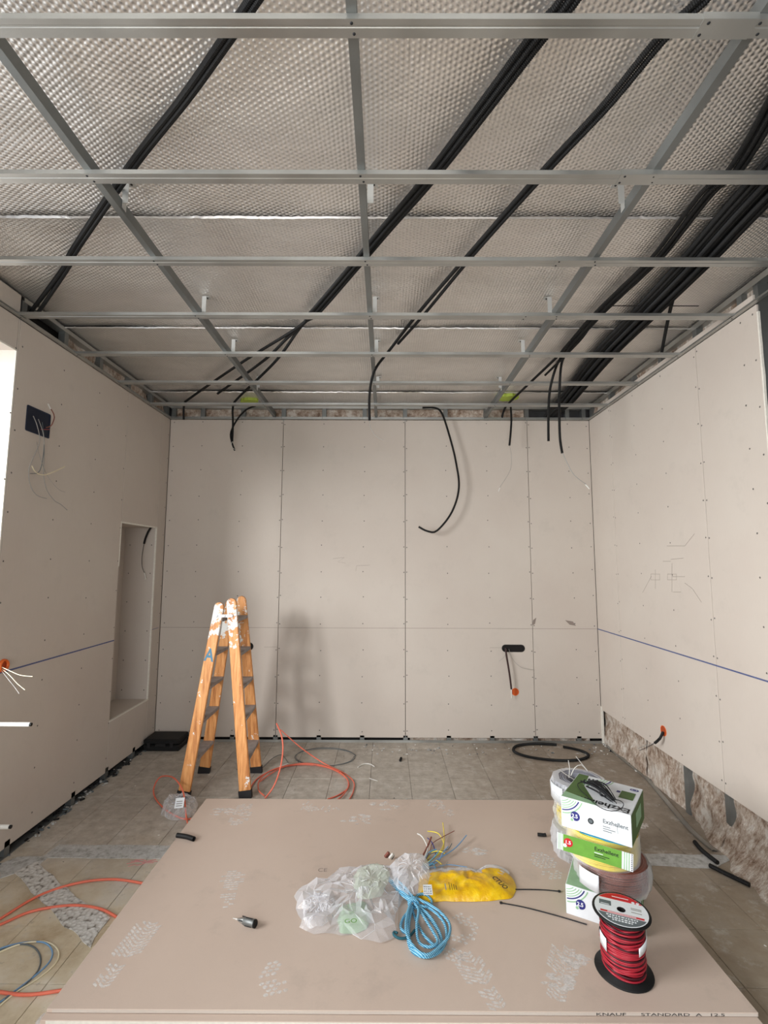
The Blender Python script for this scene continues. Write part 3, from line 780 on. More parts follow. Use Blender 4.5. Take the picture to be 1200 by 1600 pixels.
# perimeter angle on the walls
def angle(name, a): return MB().box(*a[0], M_steel).box(*a[1], M_steel).build(name, grid)
z0 = PB-.0045
angle('perimeter_track', ((XL, XL+.001, YF+.05, BY, z0, z0+.030), (XL, XL+.028, YF+.05, BY, z0, z0+.001)))
angle('perimeter_track', ((XR-.001, XR, YF+.05, BY, z0, z0+.030), (XR-.028, XR, YF+.05, BY, z0, z0+.001)))
angle('perimeter_track', ((XL, XR, BY-.001, BY, z0, z0+.030), (XL+.028, XR-.028, BY-.028, BY, z0, z0+.001)))

# ================================================================== CONDUITS
CZ = 3.158
zc = lambda pts, z=CZ: [onz(x, y, z) for x, y in pts]
off = lambda P3, dx, dz=0, dy=0: [p+Vector((dx, dy, dz)) for p in P3]
def conduit(P3, r, label, group=None, wires=(), name='corrugated_conduit', m=None, cat='conduit'):
    o = corrugated(P3, r, m).build(name, None, label, cat, group)
    for w_ in wires: cable(*w_).build('wire', o)
    return o
A = zc([(420, -40), (385, 12), (345, 70), (285, 155), (202, 262), (115, 390), (100, 420), (50, 487)])
conduit(off(A, -.006), .0115, 'black corrugated conduit at far left under the foil, left one of the pair')
conduit(off(A[:-1], .018, -.002)+[A[-1]+Vector((.035, -.01, -.03))], .0105, 'black corrugated conduit at far left under the foil, right one of the pair')
Bm = off(zc([(905, -30), (880, 10), (835, 62), (681, 265), (600, 360), (550, 420), (485, 490)]), -.02)
b1 = Bm[:-1]+zc([(484, 490), (465, 512), (380, 565), (300, 620)])+[ony(288, 632, 4.50), ony(287, 655, 4.62)]
b2 = off(Bm[:-1], .022, -.004)+zc([(490, 490), (450, 527), (410, 565), (340, 615)])
b3 = off(Bm[:-1], .046, .0)+zc([(497, 490), (472, 508), (430, 565), (372, 622)])+[ony(364, 636, 4.45), ony(364, 662, 4.47), ony(363, 690, 4.50)]
conduit(b1, .0105, 'black conduit of the middle bundle that branches furthest left to the back wall')
conduit(b2, .0105, 'black conduit of the middle bundle that ends cut off under the foil', None)
conduit(b3, .0105, 'black conduit of the middle bundle that drops straight down the back wall')
conduit([onz(400, 634, 3.13), ony(385, 640, 4.5), ony(371, 655, 4.49), ony(361, 675, 4.49), ony(362, 690, 4.5), ony(367, 704, 4.51)], .009, 'short black conduit tail curling over the straight one left on the back wall', None,
        [([ony(363, 690, 4.49), ony(361, 697, 4.49), ony(368, 703, 4.485)], .002, M_white)])
Cm = off(zc([(1128, -40), (1095, 0), (1030, 62), (945, 165), (852, 265), (737, 395), (655, 490), (612, 545)]), -.008)
conduit(Cm+[ony(588, 574, 3.44), ony(580, 597, 3.46), ony(577, 625, 3.47), ony(577.5, 657, 3.47)], .0105, 'black conduit whose end hangs down beside the centre profile before the back wall', None,
        [([ony(577.5, 655, 3.47), ony(579, 668, 3.47), ony(587, 681, 3.46), ony(599, 688, 3.45)], .0015, M_gcab)])
conduit(off(Cm[:-2], .022, -.003)+zc([(662, 492), (622, 537)]), .0095, 'black corrugated conduit running alongside the one with the hanging end')
Dm = off(zc([(1262, 30), (1215, 150), (1147, 266), (1104, 302), (1036, 390), (1006, 422), (935, 490), (888, 543)]), -.022)
d1 = Dm+zc([(868, 560), (800, 625)])+[ony(788, 640, 4.55), ony(784, 655, 4.68)]
conduit(d1, .0105, 'black conduit of the right bundle that runs on to the back wall top')
conduit(off(Dm, .024, -.004)+[ony(872, 566, 3.62), ony(860, 605, 3.66), ony(857, 645, 3.67), ony(857, 689, 3.67)], .0105, 'black conduit hanging down empty, left of the two long drops at right')
conduit(off(Dm, .048, .0)+[ony(878, 566, 3.60), ony(874, 615, 3.63), ony(874, 650, 3.64), ony(875, 685, 3.63), ony(878.5, 708, 3.62)], .0105, 'black conduit hanging down with a pale wire, right of the two long drops', None,
        [([ony(878.5, 706, 3.62), ony(886, 723, 3.61), ony(897, 742, 3.6), ony(916, 757, 3.6)], .003, M_gcab), ([ony(915, 757, 3.6), ony(921, 764, 3.59)], .005, M_white)])
conduit(off(Dm, .030, .002, .03)[:-1]+zc([(905, 533), (852, 586)]), .009, 'black conduit above the right bundle, ending under the foil', None)
conduit([ony(798, 636, 4.5), ony(799, 655, 4.5), ony(798, 675, 4.51), ony(796, 696, 4.51)], .0105, 'short black conduit hanging in front of the right joint of the back wall', None,
        [([ony(796, 695, 4.51), ony(799, 712, 4.52), ony(797, 735, 4.52), ony(780, 763, 4.52)], .0016, M_gcab), ([ony(781, 762, 4.52), ony(779, 768, 4.52)], .005, M_white)])
# wide bundle along the right: eight conduits
Em = [Vector((1.47, .35, CZ)), Vector((1.50, 1.2, CZ)), Vector((1.53, 1.891, CZ)), Vector((1.56, 2.3, CZ)), Vector((1.575, 2.84, CZ)), Vector((1.59, 3.38, CZ)), Vector((1.65, 4.01, CZ)), Vector((1.68, 4.42, CZ-.01))]
offs = [(-.084, 0), (-.060, -.004), (-.036, 0), (-.012, -.004), (.012, 0), (.036, -.004), (.060, 0), (.084, -.003), (-.030, -.026), (.026, -.027)]
names = ['first', 'second', 'third', 'fourth', 'fifth', 'sixth', 'seventh', 'eighth']
for i, (dx, dz) in enumerate(offs):
    k = [p+Vector((dx*(1-.15*q/7)+.006*noise.noise(Vector((i, q*1.3, 0))), 0, dz+.004*noise.noise(Vector((i, q, 4))))) for q, p in enumerate(Em)]
    k += [Vector((1.66+dx*.8, 4.58, 3.13+dz*.3)), Vector((1.65+dx*.7, 4.70, 3.10))]
    lab = ('black conduit in the wide right-hand bundle, %s from the left edge of its flat layer' % names[i]) if i < 8 else ('black conduit tied below the wide right-hand bundle, %s one' % ('left' if i == 8 else 'right'))
    conduit(k, .0135, lab, 'conduits of the wide right-hand bundle')
Fp = [onz(1053, 462, 3.168), onz(1047, 485, 3.165), onz(1040, 518, 3.15), onz(1033, 556, 3.12)]
conduit(Fp, .0105, 'short black conduit branching off the wide bundle toward the right wall')
MB().box(1.28, 1.84, 2.70, 2.708, 3.150, 3.152, M_black).build('cable_strap', None, 'thin black strap under the right-hand conduit bundles', 'strap')
o = corrugated([ony(660, 637, 4.57), ony(678, 637, 4.56), ony(690, 645, 4.56), ony(702, 680, 4.56), ony(712, 720, 4.55), ony(717, 762, 4.55), ony(706, 800, 4.54), ony(683, 829, 4.54), ony(668, 830, 4.54), ony(654, 823, 4.53)], .0105).build('corrugated_conduit', None, 'long black conduit arching down in front of the back wall and curling left', 'conduit')

# ================================================================== WALL FITTINGS
def rbox2d(hw, hh, r, seg=5):
    out = []
    for cx, cy_, t0 in ((hw-r, hh-r, 0), (-hw+r, hh-r, 90), (-hw+r, -hh+r, 180), (hw-r, -hh+r, 270)):
        for k in range(seg+1): t = math.radians(t0+90*k/seg); out.append((cx+r*math.cos(t), cy_+r*math.sin(t)))
    return out
def socket_box(name, c, u, v, hw, hh, r, m_rim, m_in, label, cat='socket box'):
    """open recessed box: rim lip, inner wall and floor; u,v lie in the wall, normal faces the room"""
    c = Vector(c); u = Vector(u); v = Vector(v); nn = u.cross(v); out = rbox2d(hw, hh, r); inn = rbox2d(hw*.92, hh*.92, r*.92); k = len(out)
    P3 = lambda q, d: [c+u*a+v*b+nn*d for a, b in q]
    mb = MB(); vs = P3(out, .0005)+P3(out, .003)+P3(inn, .003)+P3(inn, .0009)
    fs = [(q*k+i, q*k+(i+1) % k, (q+1)*k+(i+1) % k, (q+1)*k+i) for q in range(3) for i in range(k)]
    mb.add(vs, fs, m_rim); mb.add(P3(inn, .001), [list(range(k))], m_in)  # inner face coloured by m_in to stand for the shade inside the box
    return mb.build(name, None, label, cat)
# back wall: black double box with a cable, orange round box, black round box behind the ladder
c = ony(802, 1013, BY)
o = socket_box('double_socket_box', c, (1, 0, 0), (0, 0, 1), .108, .034, .033, M_black, M_dark, 'black double socket box low on the back wall, cable hanging out')
corrugated([ony(790, 1013, BY-.006), ony(791, 1022, BY-.04), ony(794, 1040, BY-.05), ony(797, 1060, BY-.05), ony(799, 1077, BY-.045)], .009, tint('dark_red_conduit', rgb(52, 30, 30))).build('cable_sleeve', o)
cable([ony(799, 1076, BY-.045), ony(799.5, 1091, BY-.04)], .006, M_white).build('cable_end', o)
cable([ony(795, 1014, BY-.01), ony(801, 1030, BY-.04), ony(815, 1043, BY-.03), ony(835, 1047, BY-.015)], .0014, M_gcab).build('wire', o)
cable([ony(792, 1015, BY-.01), ony(788, 1026, BY-.03), ony(780, 1033, BY-.02)], .0014, M_gcab).build('wire', o)
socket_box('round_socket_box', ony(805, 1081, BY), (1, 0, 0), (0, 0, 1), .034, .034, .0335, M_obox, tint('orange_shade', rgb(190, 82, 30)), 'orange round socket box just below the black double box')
socket_box('round_socket_box', ony(390, 1010, BY), (1, 0, 0), (0, 0, 1), .036, .036, .0355, M_black, M_dark, 'black round socket box on the back wall right behind the ladder')
# right wall
c = onx(1037, 1142, XR); uR = (0, 1, 0); 
o = socket_box('round_socket_box', c, (0, -1, 0), (0, 0, 1), .036, .036, .0355, M_obox, tint('orange_inner_shade', rgb(170, 70, 30)), 'orange round socket box near the lower edge of the right wall')
corrugated([c+Vector((-.006, 0, -.008)), c+Vector((-.04, -.02, -.045)), c+Vector((-.07, .0, -.085))], .010).build('cable_sleeve', o)
cable([c+Vector((-.07, .0, -.085)), c+Vector((-.12, .015, -.12)), c+Vector((-.16, .04, -.15))], .0018, M_ink).build('wire', o)
cable([c+Vector((-.07, .0, -.085)), c+Vector((-.11, .05, -.12)), c+Vector((-.14, .10, -.16))], .0018, M_gcab).build('wire', o)
# left wall
c = onx(4, 1040, XL)
o = socket_box('round_socket_box', c, (0, 1, 0), (0, 0, 1), .036, .036, .0355, M_obox, tint('orange_inner_shade_2', rgb(170, 70, 30)), 'orange round socket box at the left edge on the blue chalk line')
MB().lathe([(.034, -.001), (.034, .012), (.028, .018), (.025, .002)], M_obox, 20, Matrix.Translation(c)@Matrix.Rotation(math.pi/2, 4, 'Y')).build('socket_collar', o)
for pp, m_ in (([(2, 1042), (15, 1048), (32, 1055), (51, 1057)], M_white), ([(3, 1045), (15, 1055), (27, 1068), (39, 1078)], M_white), ([(2, 1047), (12, 1060), (24, 1075), (30, 1084)], M_gcab)):
    cable([ony(x, y, 2.66-.02*i) if i else onx(x, y, XL+.006) for i, (x, y) in enumerate(pp)], .0019, M_gcab if m_ is M_gcab else M_cream).build('wire', o)
for (xa, ya, xe, lab) in ((0, 1132, 47, 'white pipe stub sticking out of the left wall, upper of the two'), (0, 1292, 15, 'white pipe stub sticking out of the left wall, lower of the two')):
    Yp = 2.60 if xe > 20 else 2.50
    e1 = ony(xe, ya, Yp); e0 = Vector((XL-.001, Yp, e1.z)); q = (e1-e0)
    o = MB().sweep([e0, e0+q*.5, e1], .0105, M_white, 14).build('pipe_stub', None, lab, 'pipe')
    MB().sweep([e1, e1+Vector((.008, 0, 0))], .0088, M_black, 14).build('pipe_dark_bore', o, 'black open end')  # black plug stands for the shaded inside of the open pipe
# dark blue flush box with wires, high on the left wall
y0, y1, zz0, zz1 = 2.775, 2.98, 2.413, 2.569
c = Vector((XL, (y0+y1)/2, (zz0+zz1)/2))
o = socket_box('square_junction_box', c, (0, 1, 0), (0, 0, 1), (y1-y0)/2, (zz1-zz0)/2, .01, M_dblue, tint('box_inside_shade', rgb(14, 24, 44)), 'dark blue square junction box high on the left wall, wires trailing', 'junction box')
X1 = XL+.035
for pp, m_, r in (([(52, 650), (58, 665), (62, 690), (52, 715), (45, 735), (48, 760), (58, 774), (73, 779)], M_gcab, .0022),
               ([(60, 655), (68, 680), (69, 710), (68, 740), (73, 765), (85, 782), (95, 788), (105, 797)], M_gcab, .0022),
               ([(66, 660), (69, 690), (66, 722), (60, 738), (47, 740)], M_gink, .0022),
               ([(57, 690), (62, 712), (70, 735), (80, 752), (92, 765), (102, 769)], M_gcab, .0012),
               ([(50, 728), (56, 738), (68, 742), (82, 738), (101, 729)], M_cream, .0032),
               ([(72, 668), (80, 665), (85, 652), (82, 643), (78, 637)], M_brown, .003)):
    P3 = [onx(x, y, XL+.004 if i == 0 and m_ != M_cream else X1) for i, (x, y) in enumerate(pp)]
    cable(P3, r, m_).build('wire', o)
cable([onx(79, 639, X1), onx(75, 631, X1)], .0045, M_white).build('wire_connector', o)
cable([onx(64, 671, XL+.006), onx(77, 671, XL+.006)], .003, tint('red_wire', rgb(150, 70, 70))).build('wire', o)
# conduit hanging in the niche
onx_ = onx; onx = lambda x, y, X: onx_(x, y, X) if X > -9 else ony(x, y, NY1-.03); Xn = -10
o = corrugated([onx(237, 822, Xn+.05), onx(231, 832, Xn+.045), onx(227, 842, Xn+.045), onx(225, 850, Xn+.045)], .010).build('corrugated_conduit', None, 'short black conduit with a thin wire hanging inside the wall niche', 'conduit')
cable([onx(225, 850, Xn+.045), onx(222, 868, Xn+.045), onx(222, 885, Xn+.045), onx(226, 896, Xn+.045)], .0022, M_ink).build('wire', o)
cable([onx(225.5, 895, Xn+.045), onx(228, 905, Xn+.045)], .005, M_white).build('wire_connector', o)

onx = onx_
# ================================================================== LADDER
lad = empty('step_ladder', (-1.19, 3.78, 0), 'orange-brown wooden step ladder splashed with white paint, standing open', 'ladder')
def rail(p0, p1, w=.082, t=.026, nm='rail'):
    p0 = Vector(p0); p1 = Vector(p1); d = (p1-p0).normalized(); u = Vector((1, 0, 0)); u = (u-d*u.dot(d)).normalized(); v = d.cross(u); L = (p1-p0).length
    rings = [(0, w/2)]+[(L*k/10, w/2*(1-.12*k/10)) for k in range(1, 10)]
    wt = w/2*.88
    for k in range(0, 7): a = math.pi/2*k/6; rings.append((L-wt+wt*math.sin(a), max(.004, wt*math.cos(a))))
    vs = []; fs = []; b = .004
    for (l, hw) in rings:
        c = p0+d*l
        for (a, bb) in ((-hw, -t/2+b), (-hw+min(b, hw*.5), -t/2), (hw-min(b, hw*.5), -t/2), (hw, -t/2+b), (hw, t/2-b), (hw-min(b, hw*.5), t/2), (-hw+min(b, hw*.5), t/2), (-hw, t/2-b)): vs.append(c+u*a+v*bb)
    for i in range(len(rings)-1):
        for k in range(8): fs.append((i*8+k, i*8+(k+1) % 8, (i+1)*8+(k+1) % 8, (i+1)*8+k))
    fs += [list(range(8))[::-1], [(len(rings)-1)*8+k for k in range(8)]]
    r = MB().add(vs, fs, M_wood).build(nm, lad)
    fm = MB(); q = p0
    a = [q+u*x+v*y+d*z for z in (-.002, .045) for x, y in ((-w/2-.004, -t/2-.004), (w/2+.004, -t/2-.004), (w/2+.004, t/2+.004), (-w/2-.004, t/2+.004))]
    for vv in a[:4]: vv.z = 0.001
    fm.add(a, [(0, 1, 2, 3), (4, 5, 6, 7), (0, 1, 5, 4), (1, 2, 6, 5), (2, 3, 7, 6), (3, 0, 4, 7)], M_rubber); fm.build('rubber_foot', r)
    return r, d, u, v
zt = 1.375
LN = ((-1.408, 3.575, .004), (-1.232, 3.665, zt-.03)); LF = ((-1.415, 3.985, .004), (-1.232, 3.915, zt-.03))
RN = ((-.975, 3.59, .004), (-1.150, 3.665, zt)); RF = ((-1.005, 3.995, .004), (-1.150, 3.915, zt))
rl, d_, u_, v_ = rail(*LN); rail(*LF); rr_, *_ = rail(*RN); rail(*RF)
def at(seg, z): a, b = Vector(seg[0]), Vector(seg[1]); return a.lerp(b, (z-a.z)/(b.z-a.z))
for (n_, f_, zs) in ((RN, RF, (.245, .515, .735, .97, 1.215)), (LN, LF, (.24, .505, .735, .97, 1.215))):
    for z in zs:
        a, b = at(n_, z), at(f_, z); mb = MB(); w_ = .042
        vs = [Vector((c.x+s_*w_, c.y+q, z+h_)) for h_ in (-.011, .011) for c, q in ((a, .011), (b, -.011)) for s_ in (-1, 1)]
        mb.add(vs, [(0, 1, 3, 2), (4, 5, 7, 6), (0, 1, 5, 4), (2, 3, 7, 6), (0, 2, 6, 4), (1, 3, 7, 5)], M_tread); mb.build('tread', lad)
for s1_, s2_ in ((LN, RN), (LF, RF)):
    a, b = at(s1_, 1.25), at(s2_, 1.25); y = a.y-.017 if s1_ is LN else a.y+.017
    mb = MB().box(a.x-.004, b.x+.004, y-.002, y+.002, 1.238, 1.258, M_card)
    for q in (a.x, b.x, (a.x+b.x)/2): mb.lathe([(0, .006), (.009, .005), (.011, 0)], M_card, 10, Matrix.Translation((q, y-.002 if s1_ is LN else y+.002, 1.249))@Matrix.Rotation(math.pi/2 if s1_ is LN else -math.pi/2, 4, 'X'))
    mb.build('hinge_plate', lad)
# blue hand-painted letter on the left front rail
o_ = at(LN, .985); dd = (Vector(LN[1])-Vector(LN[0])).normalized(); uu = Vector((1, 0, 0)); uu = (uu-dd*uu.dot(dd)).normalized()
fc = Face(o_-uu*.034+dd*(-.06), uu, dd); fc.o += fc.n*.0135
bp = tint('blue_paint', rgb(84, 130, 156), .7)
fc.text('A', 0, 0, .125, bp, 'painted_letter', lad, lift=.0, ext=.0004, sx=.78, bold=.003)

# ================================================================== SHEET STACK
ZS = .085; SX0, SX1, SY0, SY1 = -1.180, 1.308, 1.864, 3.385
stack_lab = ['top sheet of the plasterboard stack, dusty with boot prints', 'second sheet down, its near edge jutting out under the top one', 'third sheet down in the plasterboard stack on the floor',
             'fourth sheet down in the plasterboard stack on the floor', 'fifth sheet down in the plasterboard stack on the floor', 'lowest sheet of the plasterboard stack, lying on the tiles']
sheets = []
for i in range(6):
    z1 = ZS-i*.0140; z0_ = z1-.0128
    if i == 5: z0_ = .0028
    oy = (0, -.026, -.02, -.034, -.01, -.028)[i]; ox = (0, -.004, .006, .0, .008, -.004)[i]
    mb = MB().bbox(SX0+ox, SX1+ox, SY0+oy, SY1+(0 if i == 0 else -.012), z0_+.0, z1, .0012, M_sheet)
    mb.box(SX0+ox+.02, SX1+ox-.004, SY0+oy-.0006, SY0+oy, z0_+.0015, z1-.002, M_gyps if i else M_board)
    mb.box(SX0+ox-.0006, SX0+ox, SY0+oy+.003, SY1-.02, z0_+.0015, z1-.0015, M_gyps)
    mb.box(SX1+ox, SX1+ox+.0006, SY0+oy+.003, SY1-.02, z0_+.0015, z1-.0015, M_gyps)
    if i == 0: mb.box(SX0+.002, SX1-.002, SY1, SY1+.0006, z0_, z1-.001, M_gyps)
    sheets.append(mb.build('plasterboard_sheet', None, stack_lab[i], 'plasterboard', 'plasterboard sheets stacked on the floor'))
top = sheets[0]
fe = Face((onz(930, 1580, ZS).x, SY0-.0006, ZS-.0118), (1, 0, 0), (0, 0, 1))
for wd, dx in (('KNAUF', 0), ('STANDARD', .157), ('A', .348), ('12.5', .395)): fe.text(wd, dx, .0012, .0125, M_ink, 'edge_print', top, sx=2.6, lift=.0004)
ft = Face((0, 0, ZS), (1, 0, 0), (0, 1, 0))
c = onz(496, 1362, ZS); ft.text('CE', c.x, c.y, .04, M_pencil, 'paper_print', top, lift=.0004)
# boot prints: lugs of dust
def print_sole(c, ang, L=.29, w=.10, kind=0, parts=(0, 1), keep=.85, seed=0):
    rnd = random.Random(seed); mb = MB(); ca, sa = math.cos(ang), math.sin(ang)
    fc = Face((c.x, c.y, ZS), (ca, sa, 0), (-sa, ca, 0))
    def inside(a, b):
        t = (b+L/2)/L
        if t < 0 or t > 1: return False
        hw = w/2*(.74*math.sqrt(max(0, 1-((t-.14)/.14)**2)) if t < .14 else (.74 if t < .38 else (.74+.26*min(1, (t-.38)/.25) if t < .75 else math.sqrt(max(0, 1-((t-.75)/.25)**2)))))
        if .33 < t < .42: return False
        if t < .4 and 0 not in parts or t > .4 and 1 not in parts: return False
        return abs(a) < hw
    st = .024
    nb = int(L/st/.8)+1; na = int(w/st)+1
    for q in range(-nb, nb+1):
        for p in range(-na, na+1):
            a, b = p*st*.98, q*st*.72
            if kind == 1 and q % 2: a += st/2
            if not inside(a, b) or rnd.random() > keep: continue
            if noise.noise(Vector((a*10+seed, b*10, 0))) < -.30: continue
            if kind == 0:     # chevrons
                k = 1 if a > 0 else -1; hh = .0058
                quad = [(a-.0105, b-hh-k*.006), (a+.0105, b-hh+k*.006), (a+.0105, b+hh+k*.006), (a-.0105, b+hh-k*.006)]
            elif kind == 1:   # round lugs
                quad = [(a+.0098*math.cos(t*math.pi/4), b+.0075*math.sin(t*math.pi/4)) for t in range(8)]
            else:             # bars
                quad = [(a-.0112, b-.0052), (a+.0112, b-.0052), (a+.0112, b+.0052), (a-.0112, b+.0052)]
            quad = [(x+rnd.uniform(-.0012, .0012), y+rnd.uniform(-.0012, .0012)) for x, y in quad]
            mb.add([fc.P(x, y, .0003) for x, y in quad], [list(range(len(quad)))], M_dust)
    if mb.v: mb.build('boot_print', top, kind='stuff')
zs = lambda x, y: onz(x, y, ZS)
print_sole(zs(199, 1487), -.10, .34, .125, 0, (0, 1), .9, 3)
print_sole(zs(360, 1386), .15, .28, .10, 2, (0, 1), .85, 5)
print_sole(zs(853, 1352), .1, .22, .13, 1, (0, 1), .95, 8)
print_sole(zs(430, 1545), .3, .26, .10, 1, (1,), .8, 9)
print_sole(zs(750, 1530), .35, .26, .11, 0, (0, 1), .8, 12)
print_sole(zs(878, 1515), -.5, .30, .11, 0, (0, 1), .9, 14)
print_sole(zs(716, 1465), -.4, .30, .13, 1, (0, 1), .75, 16)
print_sole(zs(378, 1272), .0, .26, .13, 2, (0, 1), .75, 21)
print_sole(zs(500, 1262), 1.3, .26, .12, 1, (0, 1), .55, 22)
print_sole(zs(690, 1262), .6, .24, .10, 2, (0, 1), .45, 25)
# scuffed dust patches
def patch(c, r, seed):
    mb = MB(); rnd = random.Random(seed)
    for _ in range(26):
        a = rnd.uniform(0, 6.28); q = r*math.sqrt(rnd.random()); p = c+Vector((q*math.cos(a), q*.6*math.sin(a), 0)); s_ = rnd.uniform(.006, .02)
        mb.add([(p.x+s_*(1+.4*rnd.uniform(-1, 1))*math.cos(t), p.y+s_*.5*(1+.4*rnd.uniform(-1, 1))*math.sin(t), ZS+.0003+.00001*_) for t in [i*math.pi/4 for i in range(8)]], [list(range(8))], M_dust)
    mb.build('dust_scuff', top, kind='stuff')
for i, (x, y, r) in enumerate(((872, 1532, .07), (560, 1280, .1), (600, 1258, .1), (345, 1268, .08), (740, 1330, .06), (900, 1500, .05), (1000, 1290, .05))): patch(zs(x, y), r, i)
# crumpled white plastic peeping from under the stack corner
film([tuple(onz(x, y, .003))[:2] for x, y in ((60, 1592), (74, 1584), (84, 1600), (76, 1640), (58, 1630), (52, 1608))], .003, .02, M_film2, 24, 6, 4).build('plastic_scrap', None, 'crumpled white plastic scrap at the near left corner of the stack', 'plastic scrap')

# ================================================================== THINGS ON THE STACK
# -- cardboard cable boxes
def cable_box(name, org, ang, L, Dp, H, z, label, dark_top=False):
    e = empty(name, (org.x, org.y, z), label, 'box', None)
    u = Vector((math.cos(ang), math.sin(ang), 0)); v = Vector((-math.sin(ang), math.cos(ang), 0)); w_ = Vector((0, 0, 1))
    MX = Matrix((u, v, w_)).transposed().to_4x4(); MX.translation = Vector((org.x, org.y, z))
    MB().bbox(0, L, 0, Dp, 0, H, .002, M_card, MX).build('carton', e)
    front = Face(MX@Vector((0, 0, 0)), u, w_); side = Face(MX@Vector((L, 0, 0)), v, w_); topf = Face(MX@Vector((0, 0, H)), u, v)
    left = Face(MX@Vector((0, Dp, 0)), -v, w_)
    mb = MB(); clip = (.002, .002, L-.002, H-.002)
    for i, r in enumerate((.046, .056, .066, .075)): front.arc(0, H+.03, r, .0035, -90, 0, M_pale, .0006, mb, clip, 26)
    front.arc(0, H+.03, .084, .005, -90, 0, M_navy, .0006, mb, clip, 30); front.arc(0, H+.03, .097, .005, -90, 0, M_pale, .0006, mb, clip, 30)
    mb.build('arc_print', e)
    b = front.disc(.062, H*.46, .020, M_navy, .0010).build('badge', e, 'navy round size badge')
    MB_ = front.disc(.047, H*.32, .009, M_card, .0013); front.disc(.047, H*.32, .0065, M_pale, .0016, MB_); MB_.build('badge', e)
    front.text('2.5', .0465, H*.46-.007, .022, M_card, 'size_number', e, lift=.0014, bold=.0006)
    side.rect(.0025, .0025, Dp-.0025, H-.0025, M_dkgreen, .0006).build('side_print', e)
    left.rect(.0025, .0025, Dp-.0025, H-.0025, M_pale, .0006).build('side_print', e)
    mb = side.rect(Dp*.35, H*.3, Dp*.75, H*.75, M_pale, .001); mb.build('side_label', e)
    return e, front, side, topf, L, Dp, H
org = zs(885, 1427)
e1, f1, s1, t1, L, Dp, H = cable_box('cable_box', org, math.radians(-29), .30, .30, .122, ZS, 'white cable box marked 2.5 at the bottom of the stack, on the sheet')
f1.text('EXZ', .285, H-.006, .030, M_ink, 'brand_text', e1, flip=True, bold=.0012, sx=1.2)
t1.rect(.003, .003, L-.003, Dp-.003, M_pale).build('top_print', e1)
zb = .449
org = Vector((.812, 2.352, 0))
e2, f2, s2_, t2, L, Dp, H = cable_box('cable_box', org, math.radians(-36.5), .292, .300, .130, zb, 'white and green cable box on top of the stack, under the black wire hank')
f2.text('Exzhellent', .178, H*.52, .0245, M_gink, 'brand_text', e2, bold=.0004)
mb = MB()
for k, w__ in enumerate((.03, .05, .036)): f2.rect(.178, H*.40-k*.009, .178+w__, H*.40-k*.009+.003, M_gink, .0006, mb)
f2.rect(.236, H*.3, .2375, H*.55, M_gink, .0006, mb); mb.build('small_print', e2)
mb = f2.disc(.128, H*.45, .0125, M_ink, .0010); mb.build('cable_hole', e2, 'round black cable hole')
f2.disc(.128, H*.45, .008, M_gink, .0014).build('cable_hole', e2)
mb = t2.poly([(.003, .003), (.02, .003), (.15, .003), (.13, .05), (.10, .10), (.06, .17), (.05, .297), (.003, .297)], M_dkgreen, .0006)
t2.poly([(.003, .003), (.16, .003), (.14, .03), (.003, .06)], M_pale, .0010, mb); mb.build('top_print', e2, 'green printed corner')
mb = MB()
for i in range(5): t2.arc(.05, .30, .06+i*.013, .004 if i != 3 else .006, -90, 0, M_pale if i != 3 else M_navy, .0008, mb, (.003, .003, L-.003, Dp-.003), 30)
mb.build('arc_print', e2)
t2.rect(.215, .145, .275, .225, M_dkgreen, .0012).build('top_label', e2)
mb = t2.disc(.262, .262, .019, M_navy, .0012, ry=.014); t2.arc(.262, .262, .010, .002, 0, 360, M_card, .0016, mb); mb.build('badge', e2)
t2.rect(.197, .195, .212, .215, M_navy, .0012).build('small_print', e2)
t2.text('Exzhellent', .284, .050, .060, M_ink, 'brand_text', e2, flip=True, bold=.0012, sx=.92)

def coil(name, c, z0, R, r_in, H, rw, m, label, turns_seed=0, cat='cable coil'):
    e = empty(name, (c[0], c[1], z0), label, cat, None)
    rnd = random.Random(turns_seed); mb = MB(); rows_ = max(3, int(H/(rw*2.05)))
    # outer and inner face wound from separate turns, top and bottom from rings
    def ring(R_, z_):
        ph = rnd.uniform(0, 6.28); t_ = rnd.uniform(-.5, .5)*rw*1.6; P3 = []
        for k in range(49):
            a = 2*math.pi*k/48; P3.append((c[0]+(R_+.0015*math.sin(3*a+ph))*math.cos(a), c[1]+(R_+.0015*math.sin(3*a+ph))*math.sin(a), z_+t_*math.sin(a+ph)))
        mb.sweep(P3, rw, m, 6, False)
    for q in range(rows_):
        z_ = z0+rw+q*(H-2*rw)/(rows_-1); edge = abs(q/(rows_-1)-.5)*2
        ring(R-rw-.012*edge**3, z_)
        if q % 2 == 0: ring(r_in+rw+.008*edge**3, z_)
    k = int((R-r_in)/(rw*2.2))
    for q in range(1, k): ring(r_in+(R-r_in)*q/k, z0+H-rw*1.3); ring(r_in+(R-r_in)*q/k, z0+rw*1.3)
    mb.lathe([(r_in+rw, rw), (R-rw*2, rw), (R-rw*1.6, H-rw), (r_in+rw, H-rw), (r_in+rw, rw)], m, 32, Matrix.Translation((c[0], c[1], z0)))
    mb.build('winding', e); return e
cb = (1.045, 2.375)
eb = coil('cable_coil', cb, .2105, .148, .07, .108, .0042, M_brown, 'brown cable coil wrapped in clear plastic, above the bottom box', 1)
